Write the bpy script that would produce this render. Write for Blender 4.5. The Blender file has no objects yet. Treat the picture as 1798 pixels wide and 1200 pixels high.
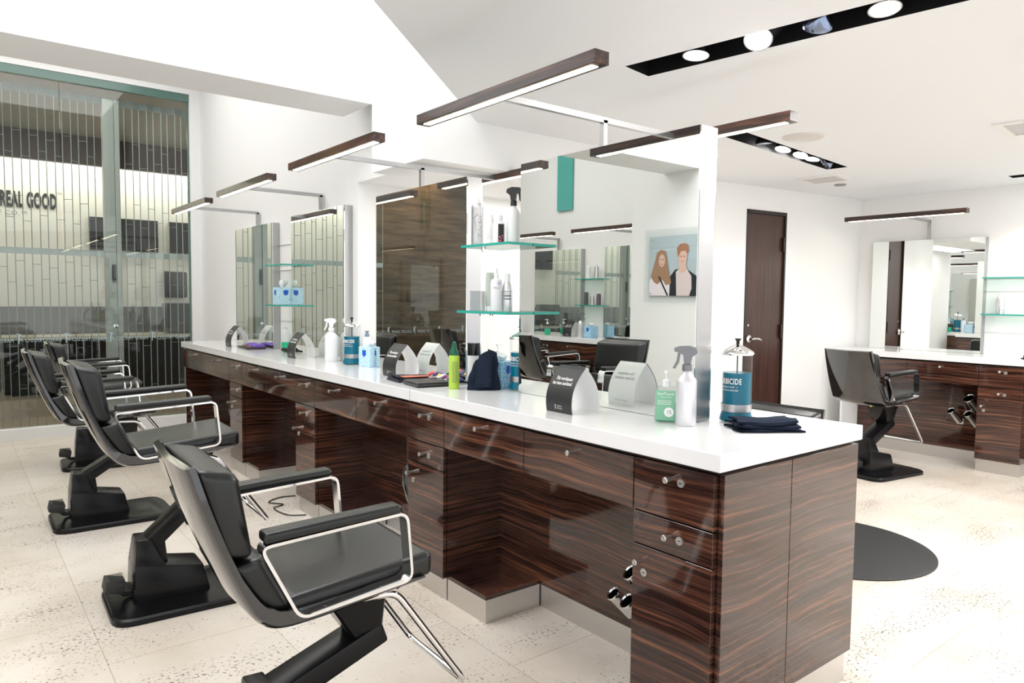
import bpy, bmesh, math, random
from mathutils import Vector, Matrix, noise
random.seed(7)
S = bpy.context.scene
COL = S.collection
PI = math.pi

# ------------------------------------------------------------------ camera, world, exposure, large lights
cam_d = bpy.data.cameras.new('camera')
cam = bpy.data.objects.new('camera', cam_d)
COL.objects.link(cam)
cam_d.sensor_fit = 'HORIZONTAL'
cam_d.sensor_width = 36.0
cam_d.lens = 1250.29 / 1798 * 36.0
cam_d.clip_start = 0.05
R3 = Matrix(((0.78403282, 0.02925866, -0.62002941), (-0.62062433, 0.05442975, -0.78221662), (0.01086144, 0.99808884, 0.06083335)))
M4 = R3.to_4x4()
M4.translation = Vector((0, 0, 1.35))
cam.matrix_world = M4
S.camera = cam

W = bpy.data.worlds.new('world')
S.world = W
W.use_nodes = True
W.node_tree.nodes['Background'].inputs[0].default_value = (0.97, 0.985, 1.0, 1)
W.node_tree.nodes['Background'].inputs[1].default_value = 1.15
S.view_settings.view_transform = 'Standard'
S.view_settings.look = 'None'
S.view_settings.exposure = 0.54
S.view_settings.gamma = 1.0
S.view_settings.use_curve_mapping = False
S.cycles.caustics_reflective = True
S.cycles.caustics_refractive = False
S.cycles.use_denoising = True
S.cycles.max_bounces = 10
S.cycles.transparent_max_bounces = 16
S.cycles.sample_clamp_indirect = 6.0


def area(name, loc, size, power, col=(1, 1, 1), rot=(0, 0, 0), sy=None):
    d = bpy.data.lights.new(name, 'AREA')
    d.energy = power
    d.color = col
    d.shape = 'RECTANGLE'
    d.size = size
    d.size_y = sy or size
    o = bpy.data.objects.new(name, d)
    COL.objects.link(o)
    o.location = loc
    o.rotation_euler = rot
    return o


def spot(name, loc, tgt, power, angle=70, col=(1, 0.97, 0.93), blend=0.6, r=0.04):
    d = bpy.data.lights.new(name, 'SPOT')
    d.energy = power
    d.color = col
    d.spot_size = math.radians(angle)
    d.spot_blend = blend
    d.shadow_soft_size = r
    o = bpy.data.objects.new(name, d)
    COL.objects.link(o)
    o.location = loc
    o.rotation_euler = (Vector(tgt) - Vector(loc)).to_track_quat('-Z', 'Y').to_euler()
    return o


area('high_volume_fill', (0.2, 2.9, 3.72), 2.6, 55, (0.98, 0.99, 1.0), sy=1.7)  # unseen area light added to fill the high volume, no actual skylight
area('storefront_end_fill', (0.4, 6.1, 3.72), 2.6, 48, (1, 0.985, 0.96), sy=2.6)  # added fill for the far end under the high ceiling, no fixture behind it
area('aisle_fill', (4.6, 0.2, 2.31), 2.4, 80, (1, 0.985, 0.965), sy=2.0)  # out-of-view fill added to brighten the right-hand room
area('ceiling_lamp_nook', (3.2, 3.95, 2.07), 1.4, 4, (1, 0.99, 0.97), sy=0.35)
area('mall_ceiling_lamp', (0.8, 10.6, 3.5), 2.0, 9, (1, 0.9, 0.76), sy=1.0)
area('shop_wall_washer', (2.2, 12.28, 3.45), 11.0, 92, (1, 0.95, 0.84), rot=(math.radians(14), 0, 0), sy=0.2)


# ------------------------------------------------------------------ materials
MATS = {}


def mat(name, col, rough=0.5, metal=0.0, spec=0.5, coat=0.0, emit=None, es=0.0, trans=0.0, alpha=1.0):
    if name in MATS:
        return MATS[name]
    m = bpy.data.materials.new(name)
    m.use_nodes = True
    b = m.node_tree.nodes['Principled BSDF']
    b.inputs['Base Color'].default_value = (*col, 1)
    b.inputs['Roughness'].default_value = rough
    b.inputs['Metallic'].default_value = metal
    b.inputs['Specular IOR Level'].default_value = spec
    b.inputs['Coat Weight'].default_value = coat
    b.inputs['Coat Roughness'].default_value = 0.04
    b.inputs['Transmission Weight'].default_value = trans
    b.inputs['Alpha'].default_value = alpha
    if emit:
        b.inputs['Emission Color'].default_value = (*emit, 1)
        b.inputs['Emission Strength'].default_value = es
    MATS[name] = m
    return m


def nd(m, typ, **kw):
    n = m.node_tree.nodes.new(typ)
    for k, v in kw.items():
        setattr(n, k, v)
    return n


def lk(m, a, b):
    m.node_tree.links.new(a, b)


def ramp(m, stops):
    n = nd(m, 'ShaderNodeValToRGB')
    e = n.color_ramp.elements
    while len(e) < len(stops):
        e.new(0.5)
    for i, (p, c) in enumerate(stops):
        e[i].position = p
        e[i].color = (*c, 1)
    return n


def bumpify(m, scale, strength, dist=0.002, detail=4):
    b = m.node_tree.nodes['Principled BSDF']
    g = nd(m, 'ShaderNodeNewGeometry')
    n = nd(m, 'ShaderNodeTexNoise')
    n.inputs['Scale'].default_value = scale
    n.inputs['Detail'].default_value = detail
    lk(m, g.outputs['Position'], n.inputs['Vector'])
    bp = nd(m, 'ShaderNodeBump')
    bp.inputs['Strength'].default_value = strength
    bp.inputs['Distance'].default_value = dist
    lk(m, n.outputs['Fac'], bp.inputs['Height'])
    lk(m, bp.outputs['Normal'], b.inputs['Normal'])
    return m


WHITE = bumpify(mat('white_wall_paint', (0.86, 0.86, 0.855), 0.65, spec=0.25), 60, 0.05)
CEIL = bumpify(mat('ceiling_paint', (0.82, 0.83, 0.85), 0.8, spec=0.15), 60, 0.04)
SLAB = mat('white_quartz', (0.87, 0.87, 0.88), 0.14, coat=0.3)


def ebony(name, sc=(0.5, 0.5, 24.0), rough=0.07, along=None, lift=1.0):
    m = mat(name, (0.05, 0.02, 0.01), rough, spec=0.5, coat=0.35)
    b = m.node_tree.nodes['Principled BSDF']
    g = nd(m, 'ShaderNodeNewGeometry')
    mp = nd(m, 'ShaderNodeMapping')
    mp.inputs['Scale'].default_value = sc
    low = nd(m, 'ShaderNodeTexNoise')
    low.inputs['Scale'].default_value = 1.7
    low.inputs['Detail'].default_value = 2
    lk(m, g.outputs['Position'], low.inputs['Vector'])
    ma = nd(m, 'ShaderNodeVectorMath', operation='SCALE')
    ma.inputs['Scale'].default_value = 0.075
    lk(m, low.outputs['Color'], ma.inputs[0])
    ad = nd(m, 'ShaderNodeVectorMath', operation='ADD')
    lk(m, g.outputs['Position'], ad.inputs[0])
    lk(m, ma.outputs[0], ad.inputs[1])
    lk(m, ad.outputs[0], mp.inputs['Vector'])
    n = nd(m, 'ShaderNodeTexNoise')
    n.inputs['Scale'].default_value = 3.0
    n.inputs['Detail'].default_value = 7
    n.inputs['Roughness'].default_value = 0.62
    lk(m, mp.outputs[0], n.inputs['Vector'])
    k = lift
    r = ramp(m, [(0.34, (0.008 * k, 0.0035 * k, 0.003 * k)), (0.46, (0.024 * k, 0.010 * k, 0.0075 * k)),
                 (0.56, (0.050 * k, 0.020 * k, 0.013 * k)), (0.66, (0.12 * k, 0.047 * k, 0.024 * k)), (0.78, (0.065 * k, 0.026 * k, 0.016 * k))])
    lk(m, n.outputs['Fac'], r.inputs['Fac'])
    lk(m, r.outputs['Color'], b.inputs['Base Color'])
    return m


EBONY = ebony('macassar_ebony', lift=1.65)
EBONYL = ebony('ebony_light_bar', (22, 0.6, 22), 0.28, lift=1.15)
DARKEDGE = mat('dark_cabinet_edge', (0.012, 0.006, 0.006), 0.3)
DOORW = bumpify(mat('stained_door_veneer', (0.06, 0.026, 0.018), 0.35), 40, 0.05)


def door_grain(m):
    b = m.node_tree.nodes['Principled BSDF']
    g = nd(m, 'ShaderNodeNewGeometry')
    mp = nd(m, 'ShaderNodeMapping')
    mp.inputs['Scale'].default_value = (30, 30, 1.2)
    lk(m, g.outputs['Position'], mp.inputs['Vector'])
    n = nd(m, 'ShaderNodeTexNoise')
    n.inputs['Scale'].default_value = 2
    n.inputs['Detail'].default_value = 5
    lk(m, mp.outputs[0], n.inputs['Vector'])
    r = ramp(m, [(0.3, (0.034, 0.014, 0.011)), (0.7, (0.075, 0.032, 0.022))])
    lk(m, n.outputs['Fac'], r.inputs['Fac'])
    lk(m, r.outputs['Color'], b.inputs['Base Color'])


door_grain(DOORW)


def travertine():
    m = mat('travertine_tile', (0.7, 0.65, 0.58), 0.35, spec=0.4)
    b = m.node_tree.nodes['Principled BSDF']
    g = nd(m, 'ShaderNodeNewGeometry')
    n1 = nd(m, 'ShaderNodeTexNoise')
    n1.inputs['Scale'].default_value = 1.3
    n1.inputs['Detail'].default_value = 6
    n1.inputs['Roughness'].default_value = 0.6
    lk(m, g.outputs['Position'], n1.inputs['Vector'])
    r1 = ramp(m, [(0.3, (0.60, 0.525, 0.44)), (0.5, (0.73, 0.665, 0.59)), (0.7, (0.79, 0.745, 0.685))])
    lk(m, n1.outputs['Fac'], r1.inputs['Fac'])
    # pits, stretched across x so that they lie in bands
    mp = nd(m, 'ShaderNodeMapping')
    mp.inputs['Scale'].default_value = (42, 62, 1)
    lk(m, g.outputs['Position'], mp.inputs['Vector'])
    n2 = nd(m, 'ShaderNodeTexNoise')
    n2.inputs['Scale'].default_value = 1.6
    n2.inputs['Detail'].default_value = 3
    n2.inputs['Roughness'].default_value = 0.55
    lk(m, mp.outputs[0], n2.inputs['Vector'])
    mp3 = nd(m, 'ShaderNodeMapping')
    mp3.inputs['Scale'].default_value = (0.9, 2.6, 1)
    lk(m, g.outputs['Position'], mp3.inputs['Vector'])
    n3 = nd(m, 'ShaderNodeTexNoise')
    n3.inputs['Scale'].default_value = 1.7
    n3.inputs['Detail'].default_value = 4
    lk(m, mp3.outputs[0], n3.inputs['Vector'])
    s = nd(m, 'ShaderNodeMath', operation='MULTIPLY_ADD')
    lk(m, n3.outputs['Fac'], s.inputs[0])
    s.inputs[1].default_value = 0.50
    lk(m, n2.outputs['Fac'], s.inputs[2])
    r2 = ramp(m, [(0.885, (0, 0, 0)), (0.925, (1, 1, 1))])
    lk(m, s.outputs[0], r2.inputs['Fac'])
    mx = nd(m, 'ShaderNodeMix', data_type='RGBA')
    lk(m, r2.outputs['Color'], mx.inputs['Factor'])
    lk(m, r1.outputs['Color'], mx.inputs['A'])
    mx.inputs['B'].default_value = (0.20, 0.165, 0.13, 1)
    # joints
    mp4 = nd(m, 'ShaderNodeMapping')
    mp4.inputs['Location'].default_value = (-0.27, -0.42, 0)
    mp4.inputs['Rotation'].default_value = (0, 0, PI / 2)
    lk(m, g.outputs['Position'], mp4.inputs['Vector'])
    br = nd(m, 'ShaderNodeTexBrick')
    br.inputs['Scale'].default_value = 1.0
    br.inputs['Mortar Size'].default_value = 0.0018
    br.inputs['Mortar Smooth'].default_value = 0.3
    br.inputs['Brick Width'].default_value = 0.9
    br.inputs['Row Height'].default_value = 0.585
    br.inputs['Color1'].default_value = (1, 1, 1, 1)
    br.inputs['Color2'].default_value = (0.93, 0.92, 0.90, 1)
    br.inputs['Mortar'].default_value = (0.62, 0.57, 0.5, 1)
    lk(m, mp4.outputs[0], br.inputs['Vector'])
    mu = nd(m, 'ShaderNodeMix', data_type='RGBA', blend_type='MULTIPLY')
    mu.inputs['Factor'].default_value = 1
    lk(m, mx.outputs['Result'], mu.inputs['A'])
    lk(m, br.outputs['Color'], mu.inputs['B'])
    lk(m, mu.outputs['Result'], b.inputs['Base Color'])
    bp = nd(m, 'ShaderNodeBump')
    bp.inputs['Strength'].default_value = 0.25
    bp.inputs['Distance'].default_value = 0.003
    bp.invert = True
    lk(m, r2.outputs['Color'], bp.inputs['Height'])
    lk(m, bp.outputs['Normal'], b.inputs['Normal'])
    return m


FLOOR = travertine()
MIRROR = mat('mirror_glass', (0.86, 0.885, 0.865), 0.0, 1.0)


def brushed(name, col, rough, sc):
    m = mat(name, col, rough, 1.0)
    b = m.node_tree.nodes['Principled BSDF']
    g = nd(m, 'ShaderNodeNewGeometry')
    mp = nd(m, 'ShaderNodeMapping')
    mp.inputs['Scale'].default_value = sc
    lk(m, g.outputs['Position'], mp.inputs['Vector'])
    n = nd(m, 'ShaderNodeTexNoise')
    n.inputs['Scale'].default_value = 4
    lk(m, mp.outputs[0], n.inputs['Vector'])
    r = nd(m, 'ShaderNodeMapRange')
    r.inputs['To Min'].default_value = rough - 0.08
    r.inputs['To Max'].default_value = rough + 0.1
    lk(m, n.outputs['Fac'], r.inputs['Value'])
    lk(m, r.outputs[0], b.inputs['Roughness'])
    return m


STEEL = brushed('brushed_steel', (0.47, 0.47, 0.475), 0.36, (60, 60, 1))
STEELP = brushed('plinth_steel', (0.66, 0.64, 0.62), 0.38, (2, 2, 90))
NICKEL = mat('satin_nickel', (0.66, 0.64, 0.62), 0.28, 1.0)
CHROME = mat('chrome', (0.83, 0.83, 0.84), 0.06, 1.0)
LEATHER = bumpify(mat('black_leather', (0.007, 0.008, 0.008), 0.29, spec=0.5), 320, 0.12, 0.0008)
SHELLB = mat('black_gloss_shell', (0.008, 0.008, 0.009), 0.07, spec=0.6, coat=1.0)
PLASTB = bumpify(mat('black_plastic', (0.006, 0.006, 0.007), 0.25, spec=0.25), 400, 0.05, 0.0005)
RUBBER = bumpify(mat('black_rubber', (0.02, 0.02, 0.021), 0.55), 200, 0.1, 0.001)
BLACKP = mat('black_lacquer', (0.006, 0.006, 0.008), 0.18)
PAPERW = mat('white_card', (0.88, 0.88, 0.88), 0.5)
PAPERB = mat('black_card', (0.02, 0.02, 0.022), 0.4)
INKW = mat('white_ink', (0.9, 0.9, 0.9), 0.5)
INKB = mat('black_ink', (0.02, 0.02, 0.025), 0.5)
INKG = mat('grey_ink', (0.25, 0.25, 0.28), 0.5)
TOWEL = bumpify(mat('navy_terry_cloth', (0.018, 0.026, 0.045), 0.95, spec=0.1), 500, 0.9, 0.003)
LEDW = mat('warm_led_diffuser', (1, 0.96, 0.88), 0.5, emit=(1.0, 0.88, 0.64), es=9.0)
LAMPW = mat('halogen_lamp_face', (1, 1, 1), 0.3, emit=(1.0, 0.98, 0.95), es=60.0)
PLW = mat('white_plastic', (0.85, 0.86, 0.88), 0.3)
SILVER = mat('silver_can', (0.75, 0.75, 0.78), 0.3, 0.85)


def thin_glass(name, tint, refl=0.0, ior=1.5):
    m = bpy.data.materials.new(name)
    m.use_nodes = True
    nt = m.node_tree
    nt.nodes.clear()
    out = nt.nodes.new('ShaderNodeOutputMaterial')
    t = nt.nodes.new('ShaderNodeBsdfTransparent')
    t.inputs[0].default_value = (*tint, 1)
    g = nt.nodes.new('ShaderNodeBsdfGlossy')
    g.inputs['Roughness'].default_value = 0.0
    f = nt.nodes.new('ShaderNodeFresnel')
    # a thin sheet: the same reflection from both of its faces
    ge = nt.nodes.new('ShaderNodeNewGeometry')
    mr = nt.nodes.new('ShaderNodeMapRange')
    mr.inputs['To Min'].default_value = ior
    mr.inputs['To Max'].default_value = 1.0 / ior
    nt.links.new(ge.outputs['Backfacing'], mr.inputs['Value'])
    nt.links.new(mr.outputs[0], f.inputs['IOR'])
    a = nt.nodes.new('ShaderNodeMath')
    a.operation = 'ADD'
    a.use_clamp = True
    a.inputs[1].default_value = refl
    nt.links.new(f.outputs[0], a.inputs[0])
    mx = nt.nodes.new('ShaderNodeMixShader')
    nt.links.new(a.outputs[0], mx.inputs[0])
    nt.links.new(t.outputs[0], mx.inputs[1])
    nt.links.new(g.outputs[0], mx.inputs[2])
    nt.links.new(mx.outputs[0], out.inputs[0])
    return m


GLASS = thin_glass('storefront_glass', (0.87, 0.90, 0.88))
CLEAR = thin_glass('clear_glass', (0.95, 0.965, 0.965), 0.0, 1.35)
SHELFG = thin_glass('shelf_glass', (0.72, 0.9, 0.84), 0.04)
TEAL = mat('green_glass_edge', (0.02, 0.36, 0.29), 0.1, emit=None)
GLEDGE = mat('storefront_glass_edge', (0.10, 0.19, 0.165), 0.2)
BLUE = mat('blue_disinfectant', (0.0, 0.15, 0.24), 0.15, spec=0.2)
GREENGEL = mat('green_gel', (0.02, 0.52, 0.28), 0.1, coat=0.3)
LABELG = mat('green_label', (0.22, 0.50, 0.33), 0.4)
LIME = mat('lime_can', (0.42, 0.62, 0.06), 0.3)
DKGREEN = mat('dark_green_cap', (0.0, 0.10, 0.055), 0.3)
TISSUE = mat('tissue_paper', (0.88, 0.88, 0.88), 0.9)


def speckle(name, c1, c2, sc):
    m = mat(name, c1, 0.5)
    b = m.node_tree.nodes['Principled BSDF']
    g = nd(m, 'ShaderNodeNewGeometry')
    n = nd(m, 'ShaderNodeTexNoise')
    n.inputs['Scale'].default_value = sc
    n.inputs['Detail'].default_value = 3
    lk(m, g.outputs['Position'], n.inputs['Vector'])
    r = ramp(m, [(0.46, c1), (0.54, c2)])
    lk(m, n.outputs['Fac'], r.inputs['Fac'])
    lk(m, r.outputs['Color'], b.inputs['Base Color'])
    return m


BLUEBOX = speckle('blue_speckled_carton', (0.10, 0.42, 0.72), (0.62, 0.80, 0.90), 220)
BLUEBOX2 = speckle('pale_blue_carton', (0.30, 0.60, 0.82), (0.72, 0.86, 0.93), 220)


# ------------------------------------------------------------------ mesh helpers
def link(name, bm, m, parent=None, smooth=False, loc=None):
    me = bpy.data.meshes.new(name)
    bmesh.ops.recalc_face_normals(bm, faces=bm.faces)
    bm.to_mesh(me)
    bm.free()
    for mm in (m if isinstance(m, (list, tuple)) else [m]):
        me.materials.append(mm)
    if smooth:
        for p in me.polygons:
            p.use_smooth = True
        try:
            me.set_sharp_from_angle(angle=math.radians(smooth if smooth is not True else 40))
        except Exception:
            pass
    o = bpy.data.objects.new(name, me)
    COL.objects.link(o)
    if parent:
        o.parent = parent
    if loc:
        o.location = loc
    return o


def tag(o, label=None, cat=None, group=None, kind=None):
    if label:
        o['label'] = label
    if cat:
        o['category'] = cat
    if group:
        o['group'] = group
    if kind:
        o['kind'] = kind
    return o


def root(name, loc, rz=0, label=None, cat=None, group=None):
    o = bpy.data.objects.new(name, None)
    o.empty_display_size = 0.1
    COL.objects.link(o)
    o.location = loc
    o.rotation_euler = (0, 0, rz)
    return tag(o, label, cat, group)


def copy_tree(o, parent=None):
    c = o.copy()
    COL.objects.link(c)
    c.parent = parent
    for ch in [x for x in bpy.data.objects if x.parent == o]:
        copy_tree(ch, c)
    return c


def hexa(bm, P, mi=0):
    """P: 8 points, bottom ring then top ring"""
    v = [bm.verts.new(p) for p in P]
    fs = [(3, 2, 1, 0), (4, 5, 6, 7), (0, 1, 5, 4), (1, 2, 6, 5), (2, 3, 7, 6), (3, 0, 4, 7)]
    out = []
    for f in fs:
        fc = bm.faces.new([v[i] for i in f])
        fc.material_index = mi
        out.append(fc)
    return v, out


def box(bm, a, b, mi=0):
    x0, y0, z0 = a
    x1, y1, z1 = b
    return hexa(bm, [(x0, y0, z0), (x1, y0, z0), (x1, y1, z0), (x0, y1, z0), (x0, y0, z1), (x1, y0, z1), (x1, y1, z1), (x0, y1, z1)], mi)


def bevel(bm, w, seg=2):
    bmesh.ops.remove_doubles(bm, verts=bm.verts, dist=1e-6)
    bmesh.ops.bevel(bm, geom=list(bm.edges), offset=w, segments=seg, profile=0.6, affect='EDGES', clamp_overlap=True)


def boxo(name, a, b, m, parent=None, bv=0.0, seg=2):
    bm = bmesh.new()
    box(bm, a, b)
    if bv:
        bevel(bm, bv, seg)
    return link(name, bm, m, parent, smooth=bool(bv))


def prism(bm, pts, z0, z1, axis='z', mi=0):
    """extrude a 2-D polygon. axis z: (x,y); axis y: (x,z) extruded in y; axis x: (y,z) extruded in x"""
    def p3(p, h):
        return {'z': (p[0], p[1], h), 'y': (p[0], h, p[1]), 'x': (h, p[0], p[1])}[axis]
    a = [bm.verts.new(p3(p, z0)) for p in pts]
    b = [bm.verts.new(p3(p, z1)) for p in pts]
    n = len(pts)
    fs = [bm.faces.new(a[::-1]), bm.faces.new(b)]
    for i in range(n):
        fs.append(bm.faces.new([a[i], a[(i + 1) % n], b[(i + 1) % n], b[i]]))
    for f in fs:
        f.material_index = mi
    return fs


def lathe(bm, prof, n=28, c=(0, 0, 0), mi=0, cap=True):
    """prof: list (r,z)"""
    rings = []
    for r, z in prof:
        rings.append([bm.verts.new((c[0] + r * math.cos(2 * PI * i / n), c[1] + r * math.sin(2 * PI * i / n), c[2] + z)) for i in range(n)])
    for a, b in zip(rings, rings[1:]):
        for i in range(n):
            f = bm.faces.new([a[i], a[(i + 1) % n], b[(i + 1) % n], b[i]])
            f.material_index = mi
    if cap:
        for rg in (rings[0], rings[-1]):
            try:
                f = bm.faces.new(rg)
                f.material_index = mi
            except ValueError:
                pass


def tube(bm, pts, r, n=10, closed=False, mi=0):
    pts = [Vector(p) for p in pts]
    k = len(pts)
    rings = []
    up = Vector((0.13, 0.31, 0.94)).normalized()
    prev = None
    for i, p in enumerate(pts):
        if closed:
            d = pts[(i + 1) % k] - pts[i - 1]
        else:
            d = pts[min(i + 1, k - 1)] - pts[max(i - 1, 0)]
        d.normalize()
        s = (prev - d * prev.dot(d)) if prev else d.cross(up)
        if s.length < 1e-4:
            s = d.cross(Vector((1, 0, 0)))
        s.normalize()
        prev = s
        t = d.cross(s)
        rr = r[i] if isinstance(r, (list, tuple)) else r
        rings.append([bm.verts.new(p + s * rr * math.cos(2 * PI * j / n) + t * rr * math.sin(2 * PI * j / n)) for j in range(n)])
    rng = range(k if closed else k - 1)
    for i in rng:
        a, b = rings[i], rings[(i + 1) % k]
        for j in range(n):
            f = bm.faces.new([a[j], a[(j + 1) % n], b[(j + 1) % n], b[j]])
            f.material_index = mi
    if not closed:
        bm.faces.new(rings[0][::-1]).material_index = mi
        bm.faces.new(rings[-1]).material_index = mi


def fillet(pts, r, n=5, closed=False):
    """round the corners of a polyline"""
    P = [Vector(p) for p in pts]
    k = len(P)
    out = []
    for i in range(k):
        if not closed and i in (0, k - 1):
            out.append(P[i])
            continue
        a, b, c = P[i - 1], P[i], P[(i + 1) % k]
        rr = min(r, (a - b).length * 0.45, (c - b).length * 0.45)
        p0 = b + (a - b).normalized() * rr
        p1 = b + (c - b).normalized() * rr
        for j in range(n + 1):
            t = j / n
            out.append(p0 * (1 - t) ** 2 + b * 2 * t * (1 - t) + p1 * t ** 2)
    return out


def textmesh(s, size, bm, fn, mi=0, align='CENTER', bold=0.0, shear=0.0, spacing=1.0):
    """lettering laid with fn(x, y) -> 3-D point"""
    cu = bpy.data.curves.new('lettering', 'FONT')
    cu.body = s
    cu.size = size
    cu.offset = bold
    cu.align_x = align
    cu.align_y = 'CENTER'
    cu.resolution_u = 3
    cu.shear = shear
    cu.space_character = spacing
    ob = bpy.data.objects.new('lettering', cu)
    COL.objects.link(ob)
    dg = bpy.context.evaluated_depsgraph_get()
    me = bpy.data.meshes.new_from_object(ob.evaluated_get(dg))
    vs = [bm.verts.new(fn(v.co.x, v.co.y)) for v in me.vertices]
    for p in me.polygons:
        try:
            f = bm.faces.new([vs[i] for i in p.vertices])
            f.material_index = mi
        except ValueError:
            pass
    bpy.data.objects.remove(ob)
    bpy.data.curves.remove(cu)
    bpy.data.meshes.remove(me)


def struct(name, bm, m, parent=None, smooth=False):
    o = link(name, bm, m, parent, smooth)
    if parent is None:
        o['kind'] = 'structure'
    return o


def sbox(name, a, b, m, parent=None):
    bm = bmesh.new()
    box(bm, a, b)
    return struct(name, bm, m, parent)


# ------------------------------------------------------------------ the setting
ZC = 2.33
sbox('floor', (-3.2, -3.2, -0.06), (8.2, 7.97, 0), FLOOR)

# ceiling over the right-hand room, with two slots for the light troughs
T1 = dict(c=(2.355, 2.126), d=(0.15, -0.989), l=1.75, w=0.18)
T2 = dict(c=(3.62, 2.535), d=(0.9955, 0.095), l=1.55, w=0.15)
T3 = dict(c=(6.49, 1.99), d=(0.06, -0.998), l=1.3, w=0.13)


def trect(t, g=0.0):
    d = Vector(t['d']).normalized()
    n = Vector((-d.y, d.x))
    c = Vector(t['c'])
    h = t['w'] / 2 + g
    return [c - d * g + n * h, c + d * (t['l'] + g) + n * h, c + d * (t['l'] + g) - n * h, c - d * g - n * h]


bm = bmesh.new()
outer = [(2.35, 3.3), (2.35, 4.3), (8.2, 4.3), (8.2, -3.2), (-2.35, -3.2), (-2.35, -0.99)]


def loop(bm, pts, z):
    v = [bm.verts.new((p[0], p[1], z)) for p in pts]
    return [bm.edges.new((v[i], v[(i + 1) % len(v)])) for i in range(len(v))]


ed = loop(bm, outer, ZC)
for t in (T1, T2, T3):
    ed += loop(bm, trect(t), ZC)
bmesh.ops.triangle_fill(bm, use_beauty=True, use_dissolve=False, edges=ed)
struct('ceiling', bm, CEIL)
# slab edge rising along the diagonal into the high volume
bm = bmesh.new()
hexa(bm, [(2.35, 3.3, ZC + 0.002), (-2.35, -0.99, ZC + 0.002), (-2.28, -1.06, ZC + 0.002), (2.42, 3.23, ZC + 0.002),
          (2.35, 3.3, 3.78), (-2.35, -0.99, 3.78), (-2.28, -1.06, 3.78), (2.42, 3.23, 3.78)])
struct('wall_above_ceiling', bm, WHITE)
bm = bmesh.new()
box(bm, (-2.4, -1.2, 3.75), (4.3, 8.0, 3.85))
struct('ceiling_high', bm, CEIL)
# bulkhead over the aisle and the header over the island
sbox('trim_1', (-2.35, 3.88, 2.485), (2.0, 4.27, 3.75), WHITE)
bm = bmesh.new()
prism(bm, [(2.0, 3.3), (4.2, 3.3), (4.2, 4.27), (2.1, 4.27), (2.1, 3.88), (2.0, 3.88)], 2.085, 3.75)
struct('trim_2', bm, WHITE)
# wall behind the far stations
sbox('wall_corridor', (2.1, 4.27, 0), (4.3, 7.97, 3.75), WHITE)
# storefront wall
bm = bmesh.new()
box(bm, (2.0, 7.89, 0), (2.1, 8.0, 3.75))
box(bm, (-2.0, 7.89, 3.395), (2.0, 8.0, 3.75))
struct('wall_storefront', bm, WHITE)
sbox('trim_3', (-2.0, 7.86, 0), (2.0, 7.97, 0.1), WHITE)
# door wall (slightly turned)
dw0, dw1 = Vector((4.2, 3.705)), Vector((7.05, 3.34))
dd = (dw1 - dw0).normalized()
dn = Vector((-dd.y, dd.x))


def dwp(s, t, z):
    p = dw0 + dd * s + dn * t
    return (p.x, p.y, z)


ds0 = (Vector((5.289, 3.518)) - dw0).dot(dd) + 0.06
ds1 = (Vector((5.785, 3.433)) - dw0).dot(dd) + 0.07
L = (dw1 - dw0).length
bm = bmesh.new()


def dwbox(bm, s0, s1, t0, t1, z0, z1, mi=0):
    return hexa(bm, [dwp(s0, t0, z0), dwp(s1, t0, z0), dwp(s1, t1, z0), dwp(s0, t1, z0), dwp(s0, t0, z1), dwp(s1, t0, z1), dwp(s1, t1, z1), dwp(s0, t1, z1)], mi)


dwbox(bm, 0, ds0, 0, 0.12, 0, ZC)
dwbox(bm, ds1, L, 0, 0.12, 0, ZC)
dwbox(bm, ds0, ds1, 0, 0.12, 2.13, ZC)
box(bm, (4.2, 3.7, 0), (4.3, 4.27, ZC))
struct('wall_back', bm, WHITE)
sbox('wall_right', (6.95, -3.2, 0), (7.05, 3.36, ZC), WHITE)
bm = bmesh.new()
prism(bm, [(-1.75, 8.0), (-1.75, 4.65), (-1.05, 4.65), (-1.05, 1.2), (-1.2, 1.2), (-1.2, 4.5), (-2.0, 4.5), (-2.0, 8.0)], 0, 3.75)
struct('wall_left', bm, WHITE)

# door
d1 = root('door_1', dwp(ds0, 0, 0))
d1['kind'] = 'structure'
bm = bmesh.new()
fw = 0.03
for (a, b, z0, z1) in ((ds0, ds0 + fw * .6, 0, 2.13), (ds1 - fw * .6, ds1, 0, 2.13), (ds0, ds1, 2.10, 2.13)):
    dwbox(bm, a, b, -0.006, 0.115, z0, z1)
o = link('door_frame', bm, mat('dark_door_frame', (0.02, 0.01, 0.008), 0.35))
o.parent = d1
o.matrix_parent_inverse = Matrix.Translation(Vector(d1.location)).inverted()


def par(o, p):
    o.parent = p
    o.matrix_parent_inverse = (Matrix.Translation(p.location) @ Matrix.Rotation(p.rotation_euler.z, 4, 'Z')).inverted()
    return o


bm = bmesh.new()
dwbox(bm, ds0 + .018, ds1 - .018, 0.012, 0.055, 0.01, 2.098)
dl = par(link('door_leaf', bm, DOORW), d1)
for z in (1.85, 1.08, 0.3):
    bm = bmesh.new()
    dwbox(bm, ds1 - 0.042, ds1 - 0.012, -0.012, 0.012, z - 0.06, z + 0.06)
    par(link('hinge', bm, mat('bronze_hinge', (0.06, 0.045, 0.04), 0.35, 0.9)), d1)
bm = bmesh.new()
hp = Vector(dwp(ds0 + 0.07, 0, 1.02))
rot = Matrix.Rotation(math.atan2(dd.y, dd.x), 4, 'Z') @ Matrix.Rotation(PI / 2, 4, 'X')
b2 = bmesh.new()
lathe(b2, [(0.0, 0.0), (0.032, 0.0), (0.034, 0.006), (0.026, 0.014), (0.014, 0.018), (0.012, 0.055), (0.0, 0.056)], 20, cap=False)
bmesh.ops.transform(b2, matrix=Matrix.Translation(hp) @ rot, verts=b2.verts)
me = bpy.data.meshes.new('t')
b2.to_mesh(me)
b2.free()
bm.from_mesh(me)
bpy.data.meshes.remove(me)
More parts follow.
